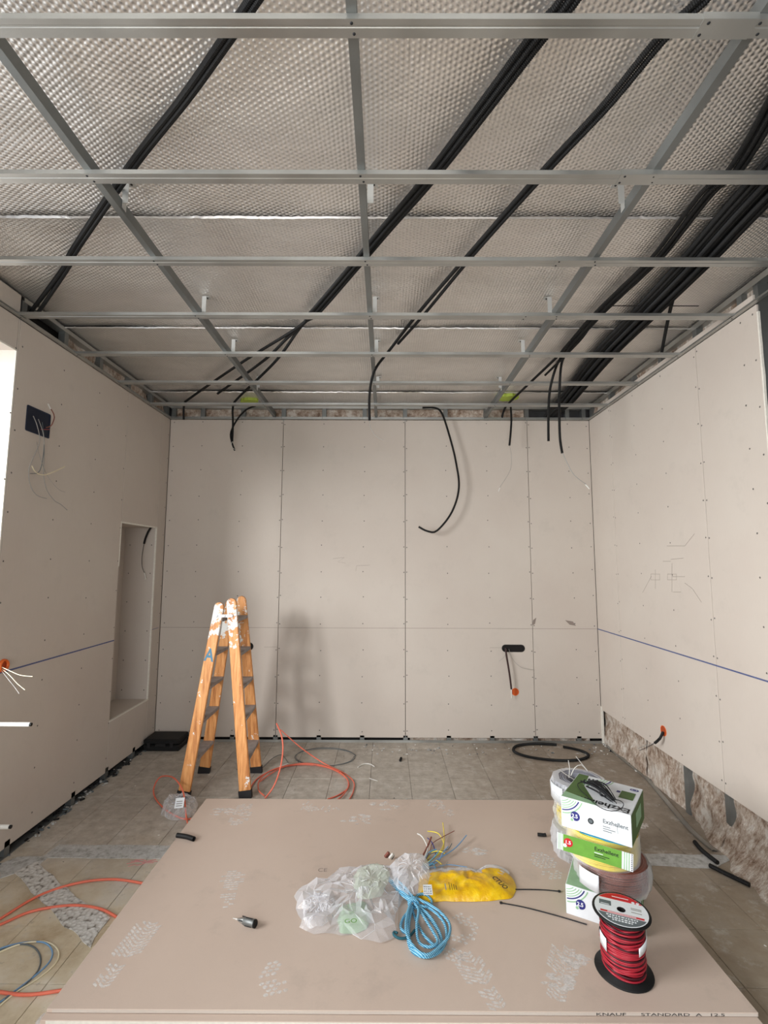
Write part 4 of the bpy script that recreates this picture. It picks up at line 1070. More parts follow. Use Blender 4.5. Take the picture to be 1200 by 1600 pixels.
# clear wrapping of the brown coil
mb = MB(); vs = []; fs = []; ns = 56; zz = [0, .02, .05, .085, .104, .112]; rrr = [.150, .162, .166, .160, .152, .128]
for jz, (z_, r_) in enumerate(zip(zz, rrr)):
    for k in range(ns):
        a = 2*math.pi*k/ns; q = r_+.010*(noise.noise(Vector((math.cos(a)*5, math.sin(a)*5, z_*30)))+.4*noise.noise(Vector((math.cos(a)*14, math.sin(a)*14, z_*60))))
        q = max(q, .1495); vs.append((cb[0]+q*math.cos(a), cb[1]+q*math.sin(a), .2075+.0005+z_*.97))
for jz in range(len(zz)-1):
    for k in range(ns): fs.append((jz*ns+k, jz*ns+(k+1) % ns, (jz+1)*ns+(k+1) % ns, (jz+1)*ns+k))
mb.add(vs, fs, M_filmc, True).build('plastic_wrap', eb, 'clear crinkled plastic wrap')
# white label bent round the left front of the brown coil
def band(c, R, a0, a1, z0_, z1_, m, mb=None, seg=14, lean=0):
    mb = mb or MB(); vs = []; fs = []
    for k in range(seg+1):
        a = math.radians(a0+(a1-a0)*k/seg)
        for (r_, z_) in ((R, z0_), (R, z1_), (R-.0008, z1_), (R-.0008, z0_)): vs.append((c[0]+r_*math.cos(a), c[1]+r_*math.sin(a), z_+lean*k/seg))
    for k in range(seg):
        for q in range(4): fs.append((k*4+q, k*4+(q+1) % 4, (k+1)*4+(q+1) % 4, (k+1)*4+q))
    fs += [(0, 1, 2, 3), (seg*4+3, seg*4+2, seg*4+1, seg*4)]
    mb.add(vs, fs, m, True); return mb
band(cb, .1775, 196, 228, .228, .300, M_card).build('wrap_label', eb, 'white paper label')
cyl = (1.005, 2.375)
ey = coil('cable_coil', cyl, .322, .152, .07, .124, .0046, M_yel, 'yellow cable coil with a green 1.5 label, between brown coil and top box', 2)
vs = []; fs = []
for jz, (z_, r_) in enumerate(((.0, .1535), (.03, .157), (.07, .158), (.105, .156), (.124, .150))):
    for k in range(ns):
        a = 2*math.pi*k/ns; q = max(.1535, r_+.005*noise.noise(Vector((math.cos(a)*6, math.sin(a)*6, z_*30+9)))); vs.append((cyl[0]+q*math.cos(a), cyl[1]+q*math.sin(a), .3235+z_*.98))
for jz in range(4):
    for k in range(ns): fs.append((jz*ns+k, jz*ns+(k+1) % ns, (jz+1)*ns+(k+1) % ns, (jz+1)*ns+k))
MB().add(vs, fs, M_filmc, True).build('plastic_wrap', ey, 'clear shrink film')
# stiff green printed header folded in front of the yellow coil
gu = Vector((math.cos(math.radians(-33)), math.sin(math.radians(-33)), 0))
go_ = Vector((.776, 2.317, .372))
gf = Face(go_, gu, Vector((.0, -.12, .99)))
mb = gf.rect(0, 0, .305, .074, M_card, .0012); mb.build('label_card', ey, 'green and white printed header card')
gf.rect(.026, .0, .262, .074, M_green, .0018).build('label_field', ey)
mb = MB()
for k in range(3): gf.rect(.006+.007*k, .0, .0085+.007*k, .074, M_pale, .0018, mb); gf.rect(.27+.009*k, .0, .274+.009*k, .074, M_pale, .0018, mb)
mb.build('label_stripes', ey, kind='stuff')
mb = gf.disc(.048, .042, .019, M_red, .0024); mb.build('badge', ey, 'red round size badge')
gf.disc(.034, .026, .008, M_card, .0030).build('badge', ey)
gf.text('1.5', .034, .036, .021, M_card, 'size_number', ey, lift=.0032, bold=.0006)
gf.text('Exzhellent', .155, .044, .023, M_ink, 'brand_text', ey, lift=.0024, bold=.0003)
mb = MB()
for k, w__ in enumerate((.035, .06, .045)): gf.rect(.155, .033-k*.008, .155+w__, .036-k*.008, (M_card, M_ink, M_ink)[k], .0024, mb)
mb.build('small_print', ey)
mb = MB()
for k in range(9): gf.rect(.298, .004+k*.008, .303, .008+k*.008, M_ink, .0020, mb)
mb.build('edge_marks', ey)
# blue film fold between header and top box
blob([(.87, 2.30), (.97, 2.225), (1.03, 2.20), (1.02, 2.235), (.93, 2.31), (.88, 2.33)], .4465, .0022, tint('blue_film', rgb(40, 150, 180), .2), 40, 6, .3, 9).build('blue_film_strip', ey, 'glossy blue film edge')

# -- black wire hank on the top box
zt2 = zb+.130+.0025
c0 = onz(922, 1224, zt2+.02); c1 = onz(958, 1248, zt2+.02)
hk = empty('wire_hank', (c0.x, c0.y, zt2), 'tied hank of thin black wire lying on the top cable box', 'wire hank')
dv = (c1-c0).normalized(); nv = Vector((-dv.y, dv.x, 0)); mb = MB()
for k in range(26):
    rnd = random.Random(k); wv_ = rnd.uniform(-.025, .025); h_ = rnd.uniform(.003, .038); sp = rnd.uniform(.75, 1.15)
    a = c0-dv*rnd.uniform(.0, .03)+nv*wv_*1.6*sp; b = c1+dv*rnd.uniform(-.01, .01)+nv*wv_*.4
    a.z = zt2+h_*.7+.002; b.z = zt2+h_*.5+.002; m_ = (a+b)/2+nv*wv_*.3; m_.z = zt2+h_+.006
    mb.sweep(smooth([a+nv*.01-Vector((0, 0, 0)), a, m_, b], .012), .0019, M_ink, 5)
mb.build('loops', hk, kind='stuff')
def ellp(c, ax, ay, rx, ry_, z_, t0, t1, k=26, dz=.0): return [c+ax*rx*math.cos(math.radians(t0+(t1-t0)*i/k))+ay*ry_*math.sin(math.radians(t0+(t1-t0)*i/k))+Vector((0, 0, z_-c.z+dz*i/k)) for i in range(k+1)]
cc = onz(940, 1248, zt2+.003)
cable([onz(x, y, zt2+.004) for x, y in ((912, 1222), (903, 1224), (905, 1232), (916, 1243), (932, 1258), (948, 1266), (962, 1267), (972, 1262), (974, 1255), (966, 1250), (957, 1250))], .0017, M_ink).build('loose_loop', hk)
tie = (c0+c1)/2+dv*.02; tie.z = zt2+.02
MB().lathe([(.020, -.006), (.024, 0), (.020, .006)], M_ink, 14, Matrix.Translation(tie)@dv.to_track_quat('Z', 'Y').to_matrix().to_4x4()@Matrix.Scale(1.1, 4, (1, 0, 0))@Matrix.Scale(.75, 4, (0, 1, 0))).build('tie', hk)

# -- the second pile right behind: grey coil on a yellow one on a wrapped grey one
cg = Vector((1.075, 2.80, 0)); Hs = [(.0855, .15, M_grey, 'grey cable coil at the foot of the rear pile, in crinkled plastic'), (.24, .15, M_yel, 'pale yellow cable coil in the middle of the rear pile')]
zcur = .0855
rear = []
for i, (m_, lab, R_, dx) in enumerate(((M_gcab, 'lowest cable coil of the rear pile, wrapped in crinkled clear plastic', .135, -.01), (M_yel, 'yellow cable coil in the middle of the rear pile', .128, .0), (M_grey, 'grey cable coil in clear plastic on top of the rear pile, behind the boxes', .135, -.005))):
    h_ = (.145, .105, .12)[i]
    cc_ = (cg.x+dx, cg.y); e = coil('cable_coil', cc_, zcur, R_, .062, h_, .0042, m_, lab, 10+i)
    vs = []; fs = []; Z_ = [0, .25, .5, .75, 1, 1.03]; Rr = [R_+.003, R_+.012, R_+.014, R_+.012, R_+.004, R_-.03]
    for z_, r_ in zip(Z_, Rr):
        for k in range(ns):
            a = 2*math.pi*k/ns; q = max(R_+.002 if z_ < 1.01 else .05, r_+.011*noise.noise(Vector((math.cos(a)*6, math.sin(a)*6, z_*4+i*5)))+.005*noise.noise(Vector((math.cos(a)*16, math.sin(a)*16, z_*9+i))))
            vs.append((cc_[0]+q*math.cos(a), cc_[1]+q*math.sin(a), zcur+.001+z_*(h_-.002)))
    for jz in range(5):
        for k in range(ns): fs.append((jz*ns+k, jz*ns+(k+1) % ns, (jz+1)*ns+(k+1) % ns, (jz+1)*ns+k))
    MB().add(vs, fs, M_filmc if i == 1 else M_film, False).build('plastic_wrap', e, 'clear crinkled plastic wrap')
    rear.append(e); zcur += h_+.006
et = rear[-1]; zr = zcur-.004
band((cg.x-.005, cg.y), .1385+.012, 170, 215, zr-.10, zr-.02, M_card).build('wrap_label', et)
for pp in ([(889, 1215), (890, 1200), (888, 1188)], [(892, 1212), (898, 1200), (908, 1195), (918, 1205)], [(875, 1203), (884, 1210), (897, 1218)], [(900, 1182), (908, 1192), (918, 1204)]):
    cable([ony(x, y, 2.80) for x, y in pp], .0022, M_white).build('twist_tie', et)
# short conduit end poking out left of the pile
q0 = zs(861, 1300); corrugated([Vector((.88, 2.955, ZS+.011)), Vector((.915, 2.95, ZS+.011)), Vector((.925, 2.951, ZS+.011))], .010).build('conduit_offcut', None, 'tiny black conduit offcut poking out left of the coil pile', 'conduit')

# -- spool
sc_ = Vector((.925, 2.04, ZS)); SR = .104
sp = empty('cable_spool', (sc_.x, sc_.y, ZS), 'black spool of red and black twin wire with a white printed flange', 'cable spool')
sp_lean = Matrix.Translation(sc_)@Matrix.Rotation(math.radians(0), 4, 'X')
SH = .215
MB().lathe([(0, .0005), (SR, .0005), (SR+.001, .003), (SR, .0065), (.03, .0065), (.03, .007)], M_black, 40, sp_lean).build('bottom_flange', sp)
MB().lathe([(.0155, SH), (.0155, SH-.006), (SR, SH-.006), (SR+.001, SH-.003), (SR, SH), (.0155, SH)], M_black, 40, sp_lean).build('top_flange', sp)
MB().lathe([(.034, .006), (.034, SH-.006)], M_black, 24, sp_lean).lathe([(.0155, .006), (.0155, SH)], M_dark, 16, sp_lean).lathe([(0, .008), (.0155, .008)], M_dark, 16, sp_lean).build('core', sp)
mb = MB(); mb2 = MB(); rnd = random.Random(4)
for k in range(46):
    z_ = .012+(SH-.026)*(k/45); ph = rnd.uniform(0, 6.28); t_ = rnd.uniform(-.012, .012); R_ = .078+rnd.uniform(-.004, .003)-.010*abs(k/45-.5)
    P3 = []; 
    for q in range(37):
        a = 2*math.pi*q/36; z2 = min(SH-.012, max(.011, z_+t_*math.sin(a+ph))); P3.append(sc_+Vector(((R_)*math.cos(a), R_*math.sin(a), z2)))
    (mb2 if k % 4 == 1 else mb).sweep(P3, .0034, M_dkcab if k % 4 == 1 else M_rcab, 6, False)
mb.lathe([(.034, .008), (.068, .008), (.068, SH-.008), (.034, SH-.008)], M_dkcab, 28, sp_lean)
mb.build('red_winding', sp, 'red cable turns'); mb2.build('dark_winding', sp, 'dark cable turns')
band((sc_.x, sc_.y), .0855, 285, 345, ZS+.105, ZS+.135, M_card, lean=.028).build('tape', sp, 'white tape tab')
band((sc_.x, sc_.y), .0855, 178, 204, ZS+.10, ZS+.145, M_card, lean=-.01).build('tape', sp, 'white tape tab')
ft2 = Face(sc_+Vector((0, 0, SH)), (math.cos(math.radians(-22)), math.sin(math.radians(-22)), 0), (-math.sin(math.radians(-22)), math.cos(math.radians(-22)), 0))
# printed paper disc with a centre hole
mb = MB(); ft2.arc(0, 0, .0158, SR-.0085-.0158, 0, 360, M_card, .0008, mb, None, 40); mb.build('paper_label', sp, 'white paper disc')
def seg_poly(R_, b0, b1=None, k=14):
    a0 = math.asin(b0/R_); pts_ = [(R_*math.cos(t), R_*math.sin(t)) for t in [a0+(math.pi-2*a0)*i/k for i in range(k+1)]]
    return pts_
ft2.poly(seg_poly(SR-.010, .052), M_red, .0013).build('label_print', sp, 'red printed segment')
mb = MB(); 
for x_ in (.046, .062): ft2.disc(x_, .057, .006, M_card, .0018, mb, seg=12)
ft2.rect(-.03, .068, .03, .071, M_card, .0018, mb); mb.build('label_print', sp)
ft2.rect(-.075, -.034, .078, -.024, M_red, .0013).build('label_print', sp, 'red printed bar')
ft2.poly([(-x, -y) for x, y in seg_poly(SR-.012, .038)], M_gink, .0013).build('label_print', sp, 'grey printed segment')
mb = MB(); ft2.rect(-.05, -.0305, .05, -.0275, M_card, .0018, mb)
for y_, w__ in ((-.050, .055), (-.062, .05), (-.073, .035)):
    x_ = -w__
    rnd = random.Random(int(y_*-1000))
    while x_ < w__: l_ = rnd.uniform(.004, .012); ft2.rect(x_, y_, min(w__, x_+l_), y_+.006, M_card, .0018, mb); x_ += l_+.003
mb.build('small_print', sp, kind='stuff')
ft2.rect(-.078, .008, -.035, .036, M_gink, .0013).build('label_print', sp, 'grey printed panel')
mb = MB(); ft2.rect(-.073, .012, -.042, .0145, M_card, .0018, mb); 
for y_ in (.020, .012, -.004): ft2.rect(.035, y_, .072, y_+.0045, M_gcab, .0012, mb)
mb.build('small_print', sp, kind='stuff')

# -- crumpled clear bag with things showing through
bagO = [tuple(zs(x, y))[:2] for x, y in ((461, 1402), (470, 1388), (508, 1378), (530, 1366), (560, 1362), (600, 1352), (640, 1362), (650, 1390), (628, 1410), (615, 1440), (620, 1462), (590, 1473), (545, 1463), (475, 1457), (470, 1430))]
bag = film(bagO, ZS+.001, .075, M_film2, 44, 10, 3).build('plastic_bag', None, 'large crumpled clear plastic bag beside the blue rope', 'plastic bag')
bagP = blob([tuple(onz(x, y, ZS+.02))[:2] for x, y in ((530, 1412), (572, 1404), (575, 1442), (532, 1450))], ZS+.0015, .026, tint('green_tint_print', rgb(168, 196, 160), .5), 40, 8, .3, 5).build('printed_leaflet', bag, 'pale green printed panel inside')
c = onz(538, 1443, ZS+.045); Face((c.x, c.y, ZS+.045), (1, .1, 0), (-.1, 1, 0)).text('GO', 0, 0, .035, M_green, 'bag_print', bag)
film([tuple(zs(x, y))[:2] for x, y in ((472, 1412), (490, 1398), (520, 1404), (530, 1425), (515, 1442), (480, 1450))], ZS+.002, .05, M_film2, 44, 10, 31).build('crumpled_film', bag, 'crumpled bright film inside')
bag2 = film([tuple(onz(x, y, ZS+.06))[:2] for x, y in ((552, 1376), (560, 1357), (590, 1348), (608, 1358), (604, 1382), (590, 1400), (560, 1402))], ZS+.052, .035, m_film('greenish_film', rgb(206, 218, 204), .6), 30, 7, 14).build('plastic_pouch', None, 'small greenish clear pouch lying on the large clear bag', 'plastic pouch')
up_ = film([tuple(onz(x, y, ZS+.06))[:2] for x, y in ((610, 1350), (628, 1334), (650, 1330), (668, 1342), (672, 1362), (664, 1385), (640, 1395), (618, 1380))], ZS+.045, .05, M_film2, 28, 7, 8, .6).build('bag_flap', bag, 'raised milky flap of the bag')
# blue bundle seen through the bag
q0, q1 = zs(612, 1384)+Vector((0, 0, .030)), zs(646, 1418)+Vector((0, 0, .026))
mb = MB()
for k in range(7): o3 = Vector((.012*(k % 3)-.012, .010*(k//3)-.01, .006*(k % 2))); mb.sweep(smooth([q0+o3, (q0+q1)/2+o3*1.3, q1+o3*.8], .02), .0058, M_rope, 8)
mb.build('rope_bundle', None, 'blue rope strands entering the clear bag', 'rope')
# -- blue rope hank
rp_ = empty('rope_hank', tuple(zs(665, 1455)), 'light blue braided rope looped in a hank in front of the clear bag', 'rope')
loops = [[(646, 1416), (672, 1424), (694, 1445), (697, 1470), (686, 1492), (664, 1500), (643, 1487), (637, 1462), (640, 1432), (645, 1418)],
         [(648, 1418), (668, 1434), (682, 1452), (690, 1475), (680, 1495), (656, 1498), (641, 1478), (639, 1450), (644, 1424)],
         [(644, 1415), (656, 1430), (676, 1462), (684, 1482), (672, 1490), (655, 1480), (651, 1455), (654, 1432), (648, 1420)],
         [(650, 1414), (680, 1428), (701, 1452), (702, 1474), (690, 1488), (668, 1503), (648, 1494), (635, 1470), (636, 1440), (642, 1420)],
         [(643, 1420), (650, 1440), (662, 1465), (678, 1480), (688, 1478), (686, 1462), (672, 1440), (655, 1424)],
         [(648, 1414), (652, 1405), (664, 1404), (674, 1411), (673, 1420), (662, 1424), (652, 1420)]]
for i, lp_ in enumerate(loops):
    P3 = [zs(x, y)+Vector((0, 0, .008+.007*(i % 4)+.004*math.sin(k*1.7+i))) for k, (x, y) in enumerate(lp_)]
    cable(P3, .0058, M_rope, .01, 8).build('rope_loop', rp_)
cable([zs(x, y)+Vector((0, 0, .009)) for x, y in ((642, 1424), (630, 1438), (626, 1452), (632, 1460), (640, 1458))], .0058, M_rope, .01, 8).build('rope_loop', rp_)
cable([zs(x, y)+Vector((0, 0, .012)) for x, y in ((648, 1458), (638, 1469), (624, 1471), (615, 1465), (616, 1461), (621, 1463))], .0052, M_teal, .01, 8).build('rope_end', rp_, 'dark teal rope end')
mb = MB(); cbd = zs(646, 1418)+Vector((0, 0, .02))
for k in range(3): mb.sweep([cbd+Vector((.022*math.cos(t), .008*k-.008, .018*math.sin(t))) for t in [i*math.pi/8 for i in range(17)]], .005, M_rope, 8, False)
mb.build('wrapping_turn', rp_)

# -- yellow bag and its black ties
yb = blob([tuple(zs(x, y))[:2] for x, y in ((655, 1370), (700, 1366), (760, 1368), (778, 1362), (796, 1368), (806, 1382), (804, 1396), (790, 1406), (740, 1409), (700, 1409), (657, 1407))], ZS+.001, .048, M_yfilm, 90, 16, .35, 5, 9).build('yellow_bag', None, 'long yellow printed plastic packet to the right of the clear bag', 'packet')
blob([tuple(onz(x, y, ZS+.012))[:2] for x, y in ((655, 1366), (690, 1360), (730, 1362), (763, 1362), (782, 1354), (796, 1364), (790, 1373), (765, 1376), (740, 1370), (700, 1371), (660, 1374))], ZS+.010, .034, M_film, 60, 8, .5, 6, 20).build('clear_edge', yb, 'clear film edge of the packet')
fy = lambda x, y, z_=.052: onz(x, y, ZS+z_)
c = fy(662, 1399, .05); fl = Face(c, (1, 0, 0), (0, .96, .1)); mb = fl.rect(0, 0, .042, .062, M_card, .002); mb.build('price_label', yb, 'white label with a code block')
mb = MB(); rnd = random.Random(3)
for k in range(16): fl.rect(.004+.009*(k % 4), .006+.013*(k//4), .004+.009*(k % 4)+rnd.uniform(.003, .007), .006+.013*(k//4)+.005, M_gink, .0026, mb)
mb.build('label_marks', yb)
c = fy(768, 1372, .05); Face(c, (.45, -.89, 0), (.89, .45, 0)).text('CTUO', 0, 0, .034, M_ink, 'packet_text', yb, lift=.004, bold=.0007)
mb = MB(); c = fy(704, 1391, .052); fy2 = Face(c, (0, 1, 0), (-1, 0, 0))
for k in range(4): fy2.rect(0, -.010*k, .055-.008*k, -.010*k+.0025, M_ink, .002, mb)
fy2.rect(.0, .018, .045, .023, M_gcab, .002, mb); mb.build('small_print', yb)
for i, (pp, lab) in enumerate((([(800, 1391), (830, 1391), (855, 1392), (874, 1394)], 'thin black cable tie pointing right from the yellow packet tip'), ([(783, 1412), (820, 1419), (870, 1432), (917, 1446)], 'thin black cable tie running from the yellow packet toward the spool'))):
    P3 = [zs(x, y)+Vector((0, 0, .0035)) for x, y in pp]; mb = MB().sweep(smooth(P3, .02), .0024, M_ink, 6)
    A_ = P3[-1] if i == 0 else P3[0]; mb.bbox(-.006, .006, -.005, .005, -.0025, .004, .001, M_ink, Matrix.Translation(A_)); mb.build('cable_tie', None, lab, 'cable tie')
# -- bunch of wire offcuts
wo = empty('wire_bunch', tuple(zs(675, 1350)), 'bunch of short blue, yellow, brown and grey wire ends behind the clear bag', 'wires')
root = (664, 1355)
for (pp, m_, r) in (([(664, 1352), (685, 1340), (694, 1320), (692, 1292)], M_yel, .0028), ([(668, 1350), (693, 1330), (686, 1310), (668, 1304)], M_yel, .0028), ([(664, 1356), (690, 1346), (712, 1330), (729, 1313)], M_blue, .003),
                   ([(662, 1350), (672, 1335), (678, 1322), (710, 1308)], M_brown, .002), ([(662, 1345), (668, 1330), (660, 1316), (652, 1312)], M_white, .004), ([(660, 1340), (668, 1328), (674, 1318)], M_brown, .005),
                   ([(664, 1350), (680, 1342), (676, 1325), (668, 1318)], M_navy, .0025), ([(664, 1358), (684, 1352), (692, 1342), (700, 1333)], M_blue, .0028), ([(664, 1358), (680, 1360), (700, 1358), (730, 1364)], M_blue, .002),
                   ([(666, 1356), (680, 1350), (690, 1358)], M_yel, .0026), ([(664, 1350), (676, 1338), (690, 1341), (696, 1342)], M_yel, .0026), ([(662, 1352), (670, 1342), (684, 1338), (700, 1336), (706, 1328)], M_gink, .0022),
                   ([(660, 1356), (672, 1350), (682, 1344), (686, 1338)], M_rope, .0032), ([(662, 1360), (676, 1356), (680, 1366)], M_rope, .0028), ([(664, 1346), (670, 1338), (682, 1334)], M_rope, .003), ([(660, 1362), (676, 1360), (690, 1362), (700, 1357)], M_gcab, .002)):
    P3 = [zs(x, y)+Vector((0, 0, .006+.03*math.sin(min(1, k/2.5)*1.6)*(.4+.6*random.random()))) for k, (x, y) in enumerate(pp)]
    cable(P3, r, m_, .01).build('wire_end', wo)
for (x, y, lab) in ((612, 1343, 'small silver and white clip standing behind the clear bag'), (605, 1358, 'small dark brown connector lying left of the silver clip')):
    c = zs(x, y)+Vector((0, 0, .018 if y < 1350 else .07)); A_ = Matrix.Translation(c)@Matrix.Rotation(.7, 4, 'Y')@Matrix.Rotation(.5, 4, 'Z')
    o = MB().bbox(-.008, .008, -.006, .006, -.017, .014, .002, M_white if y < 1350 else M_brown, A_).build('connector_clip', None, lab, 'clip')
    MB().bbox(.0085, .013, -.005, .005, -.014, .010, .001, M_ink, A_).build('clip_body', o)
# -- spray nozzle lying on the sheet
a = zs(364, 1437)+Vector((0, 0, .006)); b = zs(399, 1450)+Vector((0, 0, .0165)); ax = (b-a); Ln = ax.length
MX = Matrix.Translation(a)@ax.to_track_quat('Z', 'Y').to_matrix().to_4x4()
nz = empty('drill_chuck', tuple(a), 'small black and silver pointed chuck lying on the near left of the sheet', 'tool')
MB().lathe([(0, 0), (.0015, .0), (.002, Ln*.12), (.004, Ln*.2)], M_white, 14, MX).build('tip', nz, 'pale pointed tip')
MB().lathe([(.004, Ln*.2), (.007, Ln*.3), (.012, Ln*.42), (.0135, Ln*.5)], M_steel, 18, MX).build('cone', nz)
MB().lathe([(.0135, Ln*.5), (.0145, Ln*.52), (.0145, Ln*.56), (.0155, Ln*.57), (.0155, Ln*.93), (.0145, Ln*.95)], M_steel2, 18, MX).build('sleeve', nz)
MB().lathe([(.0148, Ln*.95), (.0158, Ln*.96), (.0155, Ln), (.006, Ln), (.006, Ln*.98), (0, Ln*.98)], M_black, 18, MX).build('collar', nz)
mb = MB()
for k in range(6):
    t = k*math.pi/3; mb.box(-.0022, .0022, .0140, .0166, Ln*.34 if k % 2 else Ln*.6, Ln*.5 if k % 2 else Ln*.88, M_ink, MX@Matrix.Rotation(t, 4, 'Z'))
mb.build('grip_ribs', nz)
# -- conduit offcut on the sheet's left edge
c0, c1 = zs(273, 1309)+Vector((.012, 0, .0135)), zs(303, 1315)+Vector((0, 0, .0135))
o = MB().sweep(smooth([c0, (c0+c1)/2+Vector((0, .006, 0)), c1], .01), .0125, M_black, 16, False).sweep(smooth([c0, (c0+c1)/2+Vector((0, .006, 0)), c1], .01), .0100, M_dark, 16, False).build('conduit_offcut', None, 'short smooth black tube lying across the left edge of the sheet', 'conduit')

# ================================================================== THINGS ON THE FLOOR
zf = lambda x, y, z=.0: onz(x, y, z)
# flat black case in the rear left corner
cs = empty('tool_case', (-1.955, 4.52, 0), 'flat black plastic case on the floor in the rear left corner', 'case')
MB().bbox(XL+.012, -1.795, 4.41, 4.625, .001, .052, .008, M_black).build('base_shell', cs)
MB().bbox(XL+.012, -1.795, 4.41, 4.625, .055, .10, .010, M_black).build('lid', cs)
MB().bbox(-2.0, -1.91, 4.398, 4.412, .044, .064, .003, M_rubber).build('handle', cs)
for x in (-2.06, -1.86): MB().bbox(x-.014, x+.014, 4.403, 4.411, .034, .074, .002, M_rubber).build('latch', cs)
o = corrugated([Vector((1.60, 4.53, .012)), Vector((1.72, 4.44, .012)), Vector((1.745, 4.33, .012)), Vector((1.62, 4.24, .012)), Vector((1.42, 4.23, .012)), Vector((1.22, 4.30, .012)), Vector((1.13, 4.42, .013)), Vector((1.20, 4.55, .013)), Vector((1.38, 4.60, .012)), Vector((1.56, 4.58, .011))], .0115).build('conduit_ring', None, 'open ring of black conduit on the floor near the rear right corner', 'conduit')
for pp, lab in ((((1112, 1319), (1125, 1333), (1150, 1352)), 'black conduit offcut on the right floor, nearer the insulation'), (((1126, 1356), (1150, 1368), (1190, 1387)), 'black conduit offcut on the right floor, nearer the camera')):
    corrugated([zf(x, y, .0)+Vector((-.10 if 'nearer the insulation' in lab else -.06, 0, .013)) for x, y in pp], .012).build('conduit_offcut', None, lab, 'conduit')
corrugated([zf(627, 1189)+Vector((-.01, -.02, .011)), zf(627, 1189)+Vector((.0, .03, .011))], .0105).build('conduit_offcut', None, 'tiny black conduit offcut alone on the rear floor', 'conduit')
cable([zf(x, y)+Vector((0, 0, .006)) for x, y in ((559, 1200), (568, 1195), (578, 1195), (585, 1199))], .0045, M_white).build('cable_offcut', None, 'white bent cable offcut on the rear floor', 'cable')
cable([zf(x, y)+Vector((0, 0, .004)) for x, y in ((577, 1217), (590, 1221))], .003, M_white).build('cable_offcut', None, 'short straight white offcut nearer the sheet stack', 'cable')
# grey wire ring
P3 = []
for i in range(70):
    t = i/35*math.pi*1.0*2; r_ = 1+.12*(i/70); P3.append(zf(508+(46-4*(i//35))*r_*math.cos(t)*1.0, 1184+13*r_*math.sin(t))+Vector((0, 0, .004+.004*(i//35))))
cable(P3, .0022, M_gink).build('wire_ring', None, 'thin dark grey wire coiled on the floor behind the orange cable', 'wire')
cable([zf(x, y)+Vector((0, 0, .003)) for x, y in ((450, 1192), (440, 1180), (425, 1186), (410, 1200), (395, 1205))], .002, M_gink).build('wire_offcut', None, 'thin dark wire curving away right of the ladder foot', 'wire')
# orange cable coil behind the stack with its end standing up
oc = empty('orange_cable', tuple(zf(480, 1215)), 'orange cable coiled behind the sheet stack, one end standing up', 'cable')
def fl_(pp, z_=.006): return [zf(x, y)+Vector((0, 0, z_)) for x, y in pp]
cable([ony(432, 1130, 3.66), ony(440, 1150, 3.66), ony(442, 1172, 3.64), ony(438, 1200, 3.62), ony(428, 1228, 3.60), Vector(zf(414, 1249))+Vector((0, 0, .006))], .0055, M_orange, .012, 8).build('standing_end', oc)
cable([ony(438, 1140, 4.2), ony(470, 1168, 4.1), ony(505, 1192, 3.95)]+fl_([(535, 1208), (552, 1222), (552, 1238), (545, 1252)]), .0045, M_orange, .012, 8).build('cable_run', oc)
for k, pp in enumerate(([(388, 1238), (402, 1218), (430, 1203), (470, 1196), (510, 1200), (538, 1214), (545, 1230), (530, 1243), (512, 1250)],
           [(404, 1225), (440, 1202), (480, 1195), (520, 1203), (541, 1218), (544, 1232), (535, 1246), (525, 1254)],
           [(413, 1248), (404, 1238), (406, 1222), (425, 1207), (460, 1198), (500, 1199), (530, 1210)])):
    cable(fl_(pp, .006+.006*k), .0048, M_orange, .012, 8).build('cable_run', oc)
cable(fl_([(436, 1202), (446, 1199), (450, 1197)], .02), .005, M_white).build('cable_connector', oc, 'small white connector')
# orange cable loop left of the ladder
cable([zf(x, y)+Vector((0, 0, z_)) for x, y, z_ in ((297, 1302, .004), (291, 1282, .02), (285, 1262, .10), (270, 1246, .13), (250, 1232, .08), (240, 1238, .03), (243, 1250, .01), (258, 1266, .006), (278, 1278, .006), (292, 1282, .008), (304, 1280, .006))], .0052, M_orange, .012, 8).build('orange_cable', None, 'orange cable loop beside the ladder by the clear plastic', 'cable')
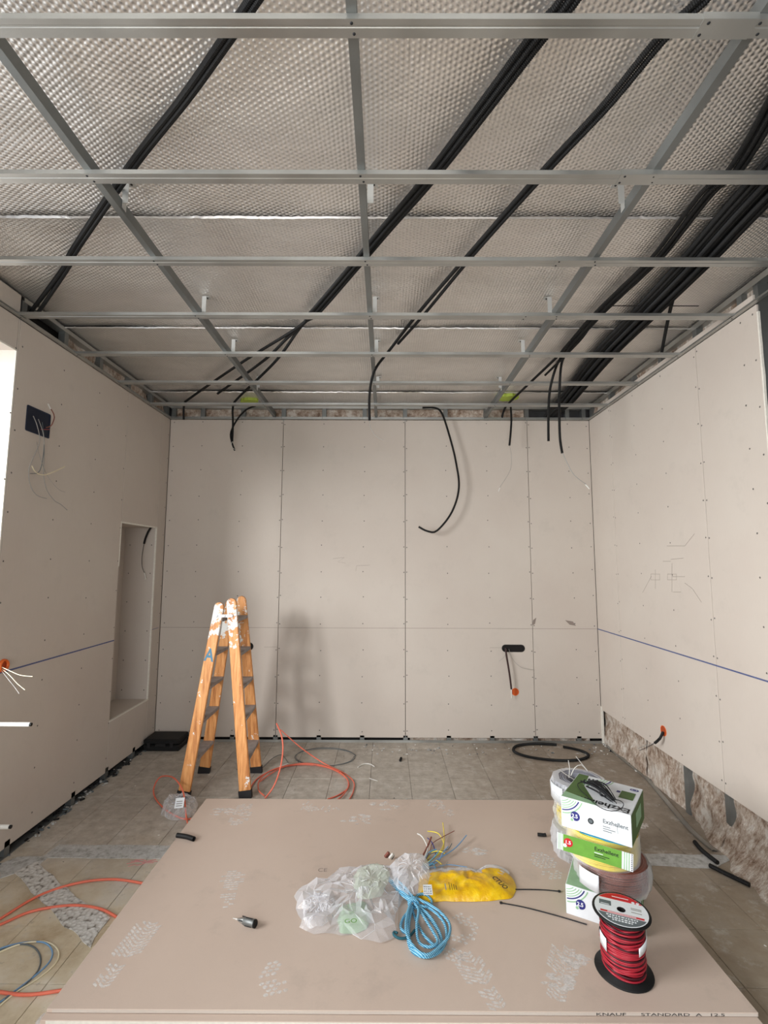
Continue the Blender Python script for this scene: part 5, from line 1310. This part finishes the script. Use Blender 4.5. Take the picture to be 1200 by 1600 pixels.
# orange loops on the near left floor
cable([zf(x, y)+Vector((0, 0, .0065)) for x, y in ((-60, 1475), (0, 1438), (60, 1402), (120, 1382), (175, 1376), (222, 1382), (246, 1388))], .006, M_orange, .015, 8).build('orange_cable', None, 'orange cable arc on the near left floor, upper of the two', 'cable')
cable([zf(x, y)+Vector((0, 0, .0065)) for x, y in ((-60, 1470), (0, 1447), (50, 1426), (110, 1417), (155, 1422), (185, 1437), (205, 1450))], .006, M_orange, .015, 8).build('orange_cable', None, 'orange cable arc on the near left floor, lower of the two', 'cable')
cable([zf(x, y)+Vector((0, 0, .0065)) for x, y in ((-60, 1540), (0, 1553), (45, 1557), (100, 1550), (125, 1548))], .006, M_orange, .015, 8).build('orange_cable', None, 'orange cable lying straight at the near left corner of the floor', 'cable')
for pp, m_, lab in ((((-50, 1515), (0, 1489), (35, 1476), (70, 1473), (90, 1485), (88, 1505), (60, 1530), (20, 1556), (-30, 1600)), M_cream, 'cream wire loop on the near left floor'), (((-50, 1510), (0, 1484), (40, 1474), (68, 1474), (81, 1486), (78, 1503), (55, 1526), (10, 1560), (-30, 1590)), M_blue, 'light blue wire loop on the near left floor'),
                  (((-50, 1500), (0, 1487), (30, 1477), (52, 1481), (63, 1497), (58, 1520), (30, 1548), (0, 1567), (-40, 1600)), M_gink, 'dark grey wire loop on the near left floor')):
    cable([zf(x, y)+Vector((0, 0, .004)) for x, y in pp], .0032, m_, .012).build('wire_loop', None, lab, 'wire')
# clear plastic packaging by the ladder foot
pk = film([tuple(zf(x, y))[:2] for x, y in ((252, 1275), (256, 1258), (272, 1248), (292, 1244), (305, 1250), (308, 1262), (298, 1278), (275, 1284))], .002, .085, M_film, 34, 9, 21).build('plastic_packaging', None, 'crumpled clear plastic packaging at the front left ladder foot', 'plastic packaging')
c = zf(272, 1264, .07); fk = Face(c, (.95, .2, 0), (-.2, .8, .5)); fk.rect(0, 0, .055, .07, M_card, .004).build('paper_tag', pk, 'white paper tag')
mb = MB()
for k in range(3): fk.rect(.008, .012+.015*k, .045, .018+.015*k, M_gcab, .005, mb)
mb.build('tag_print', pk)
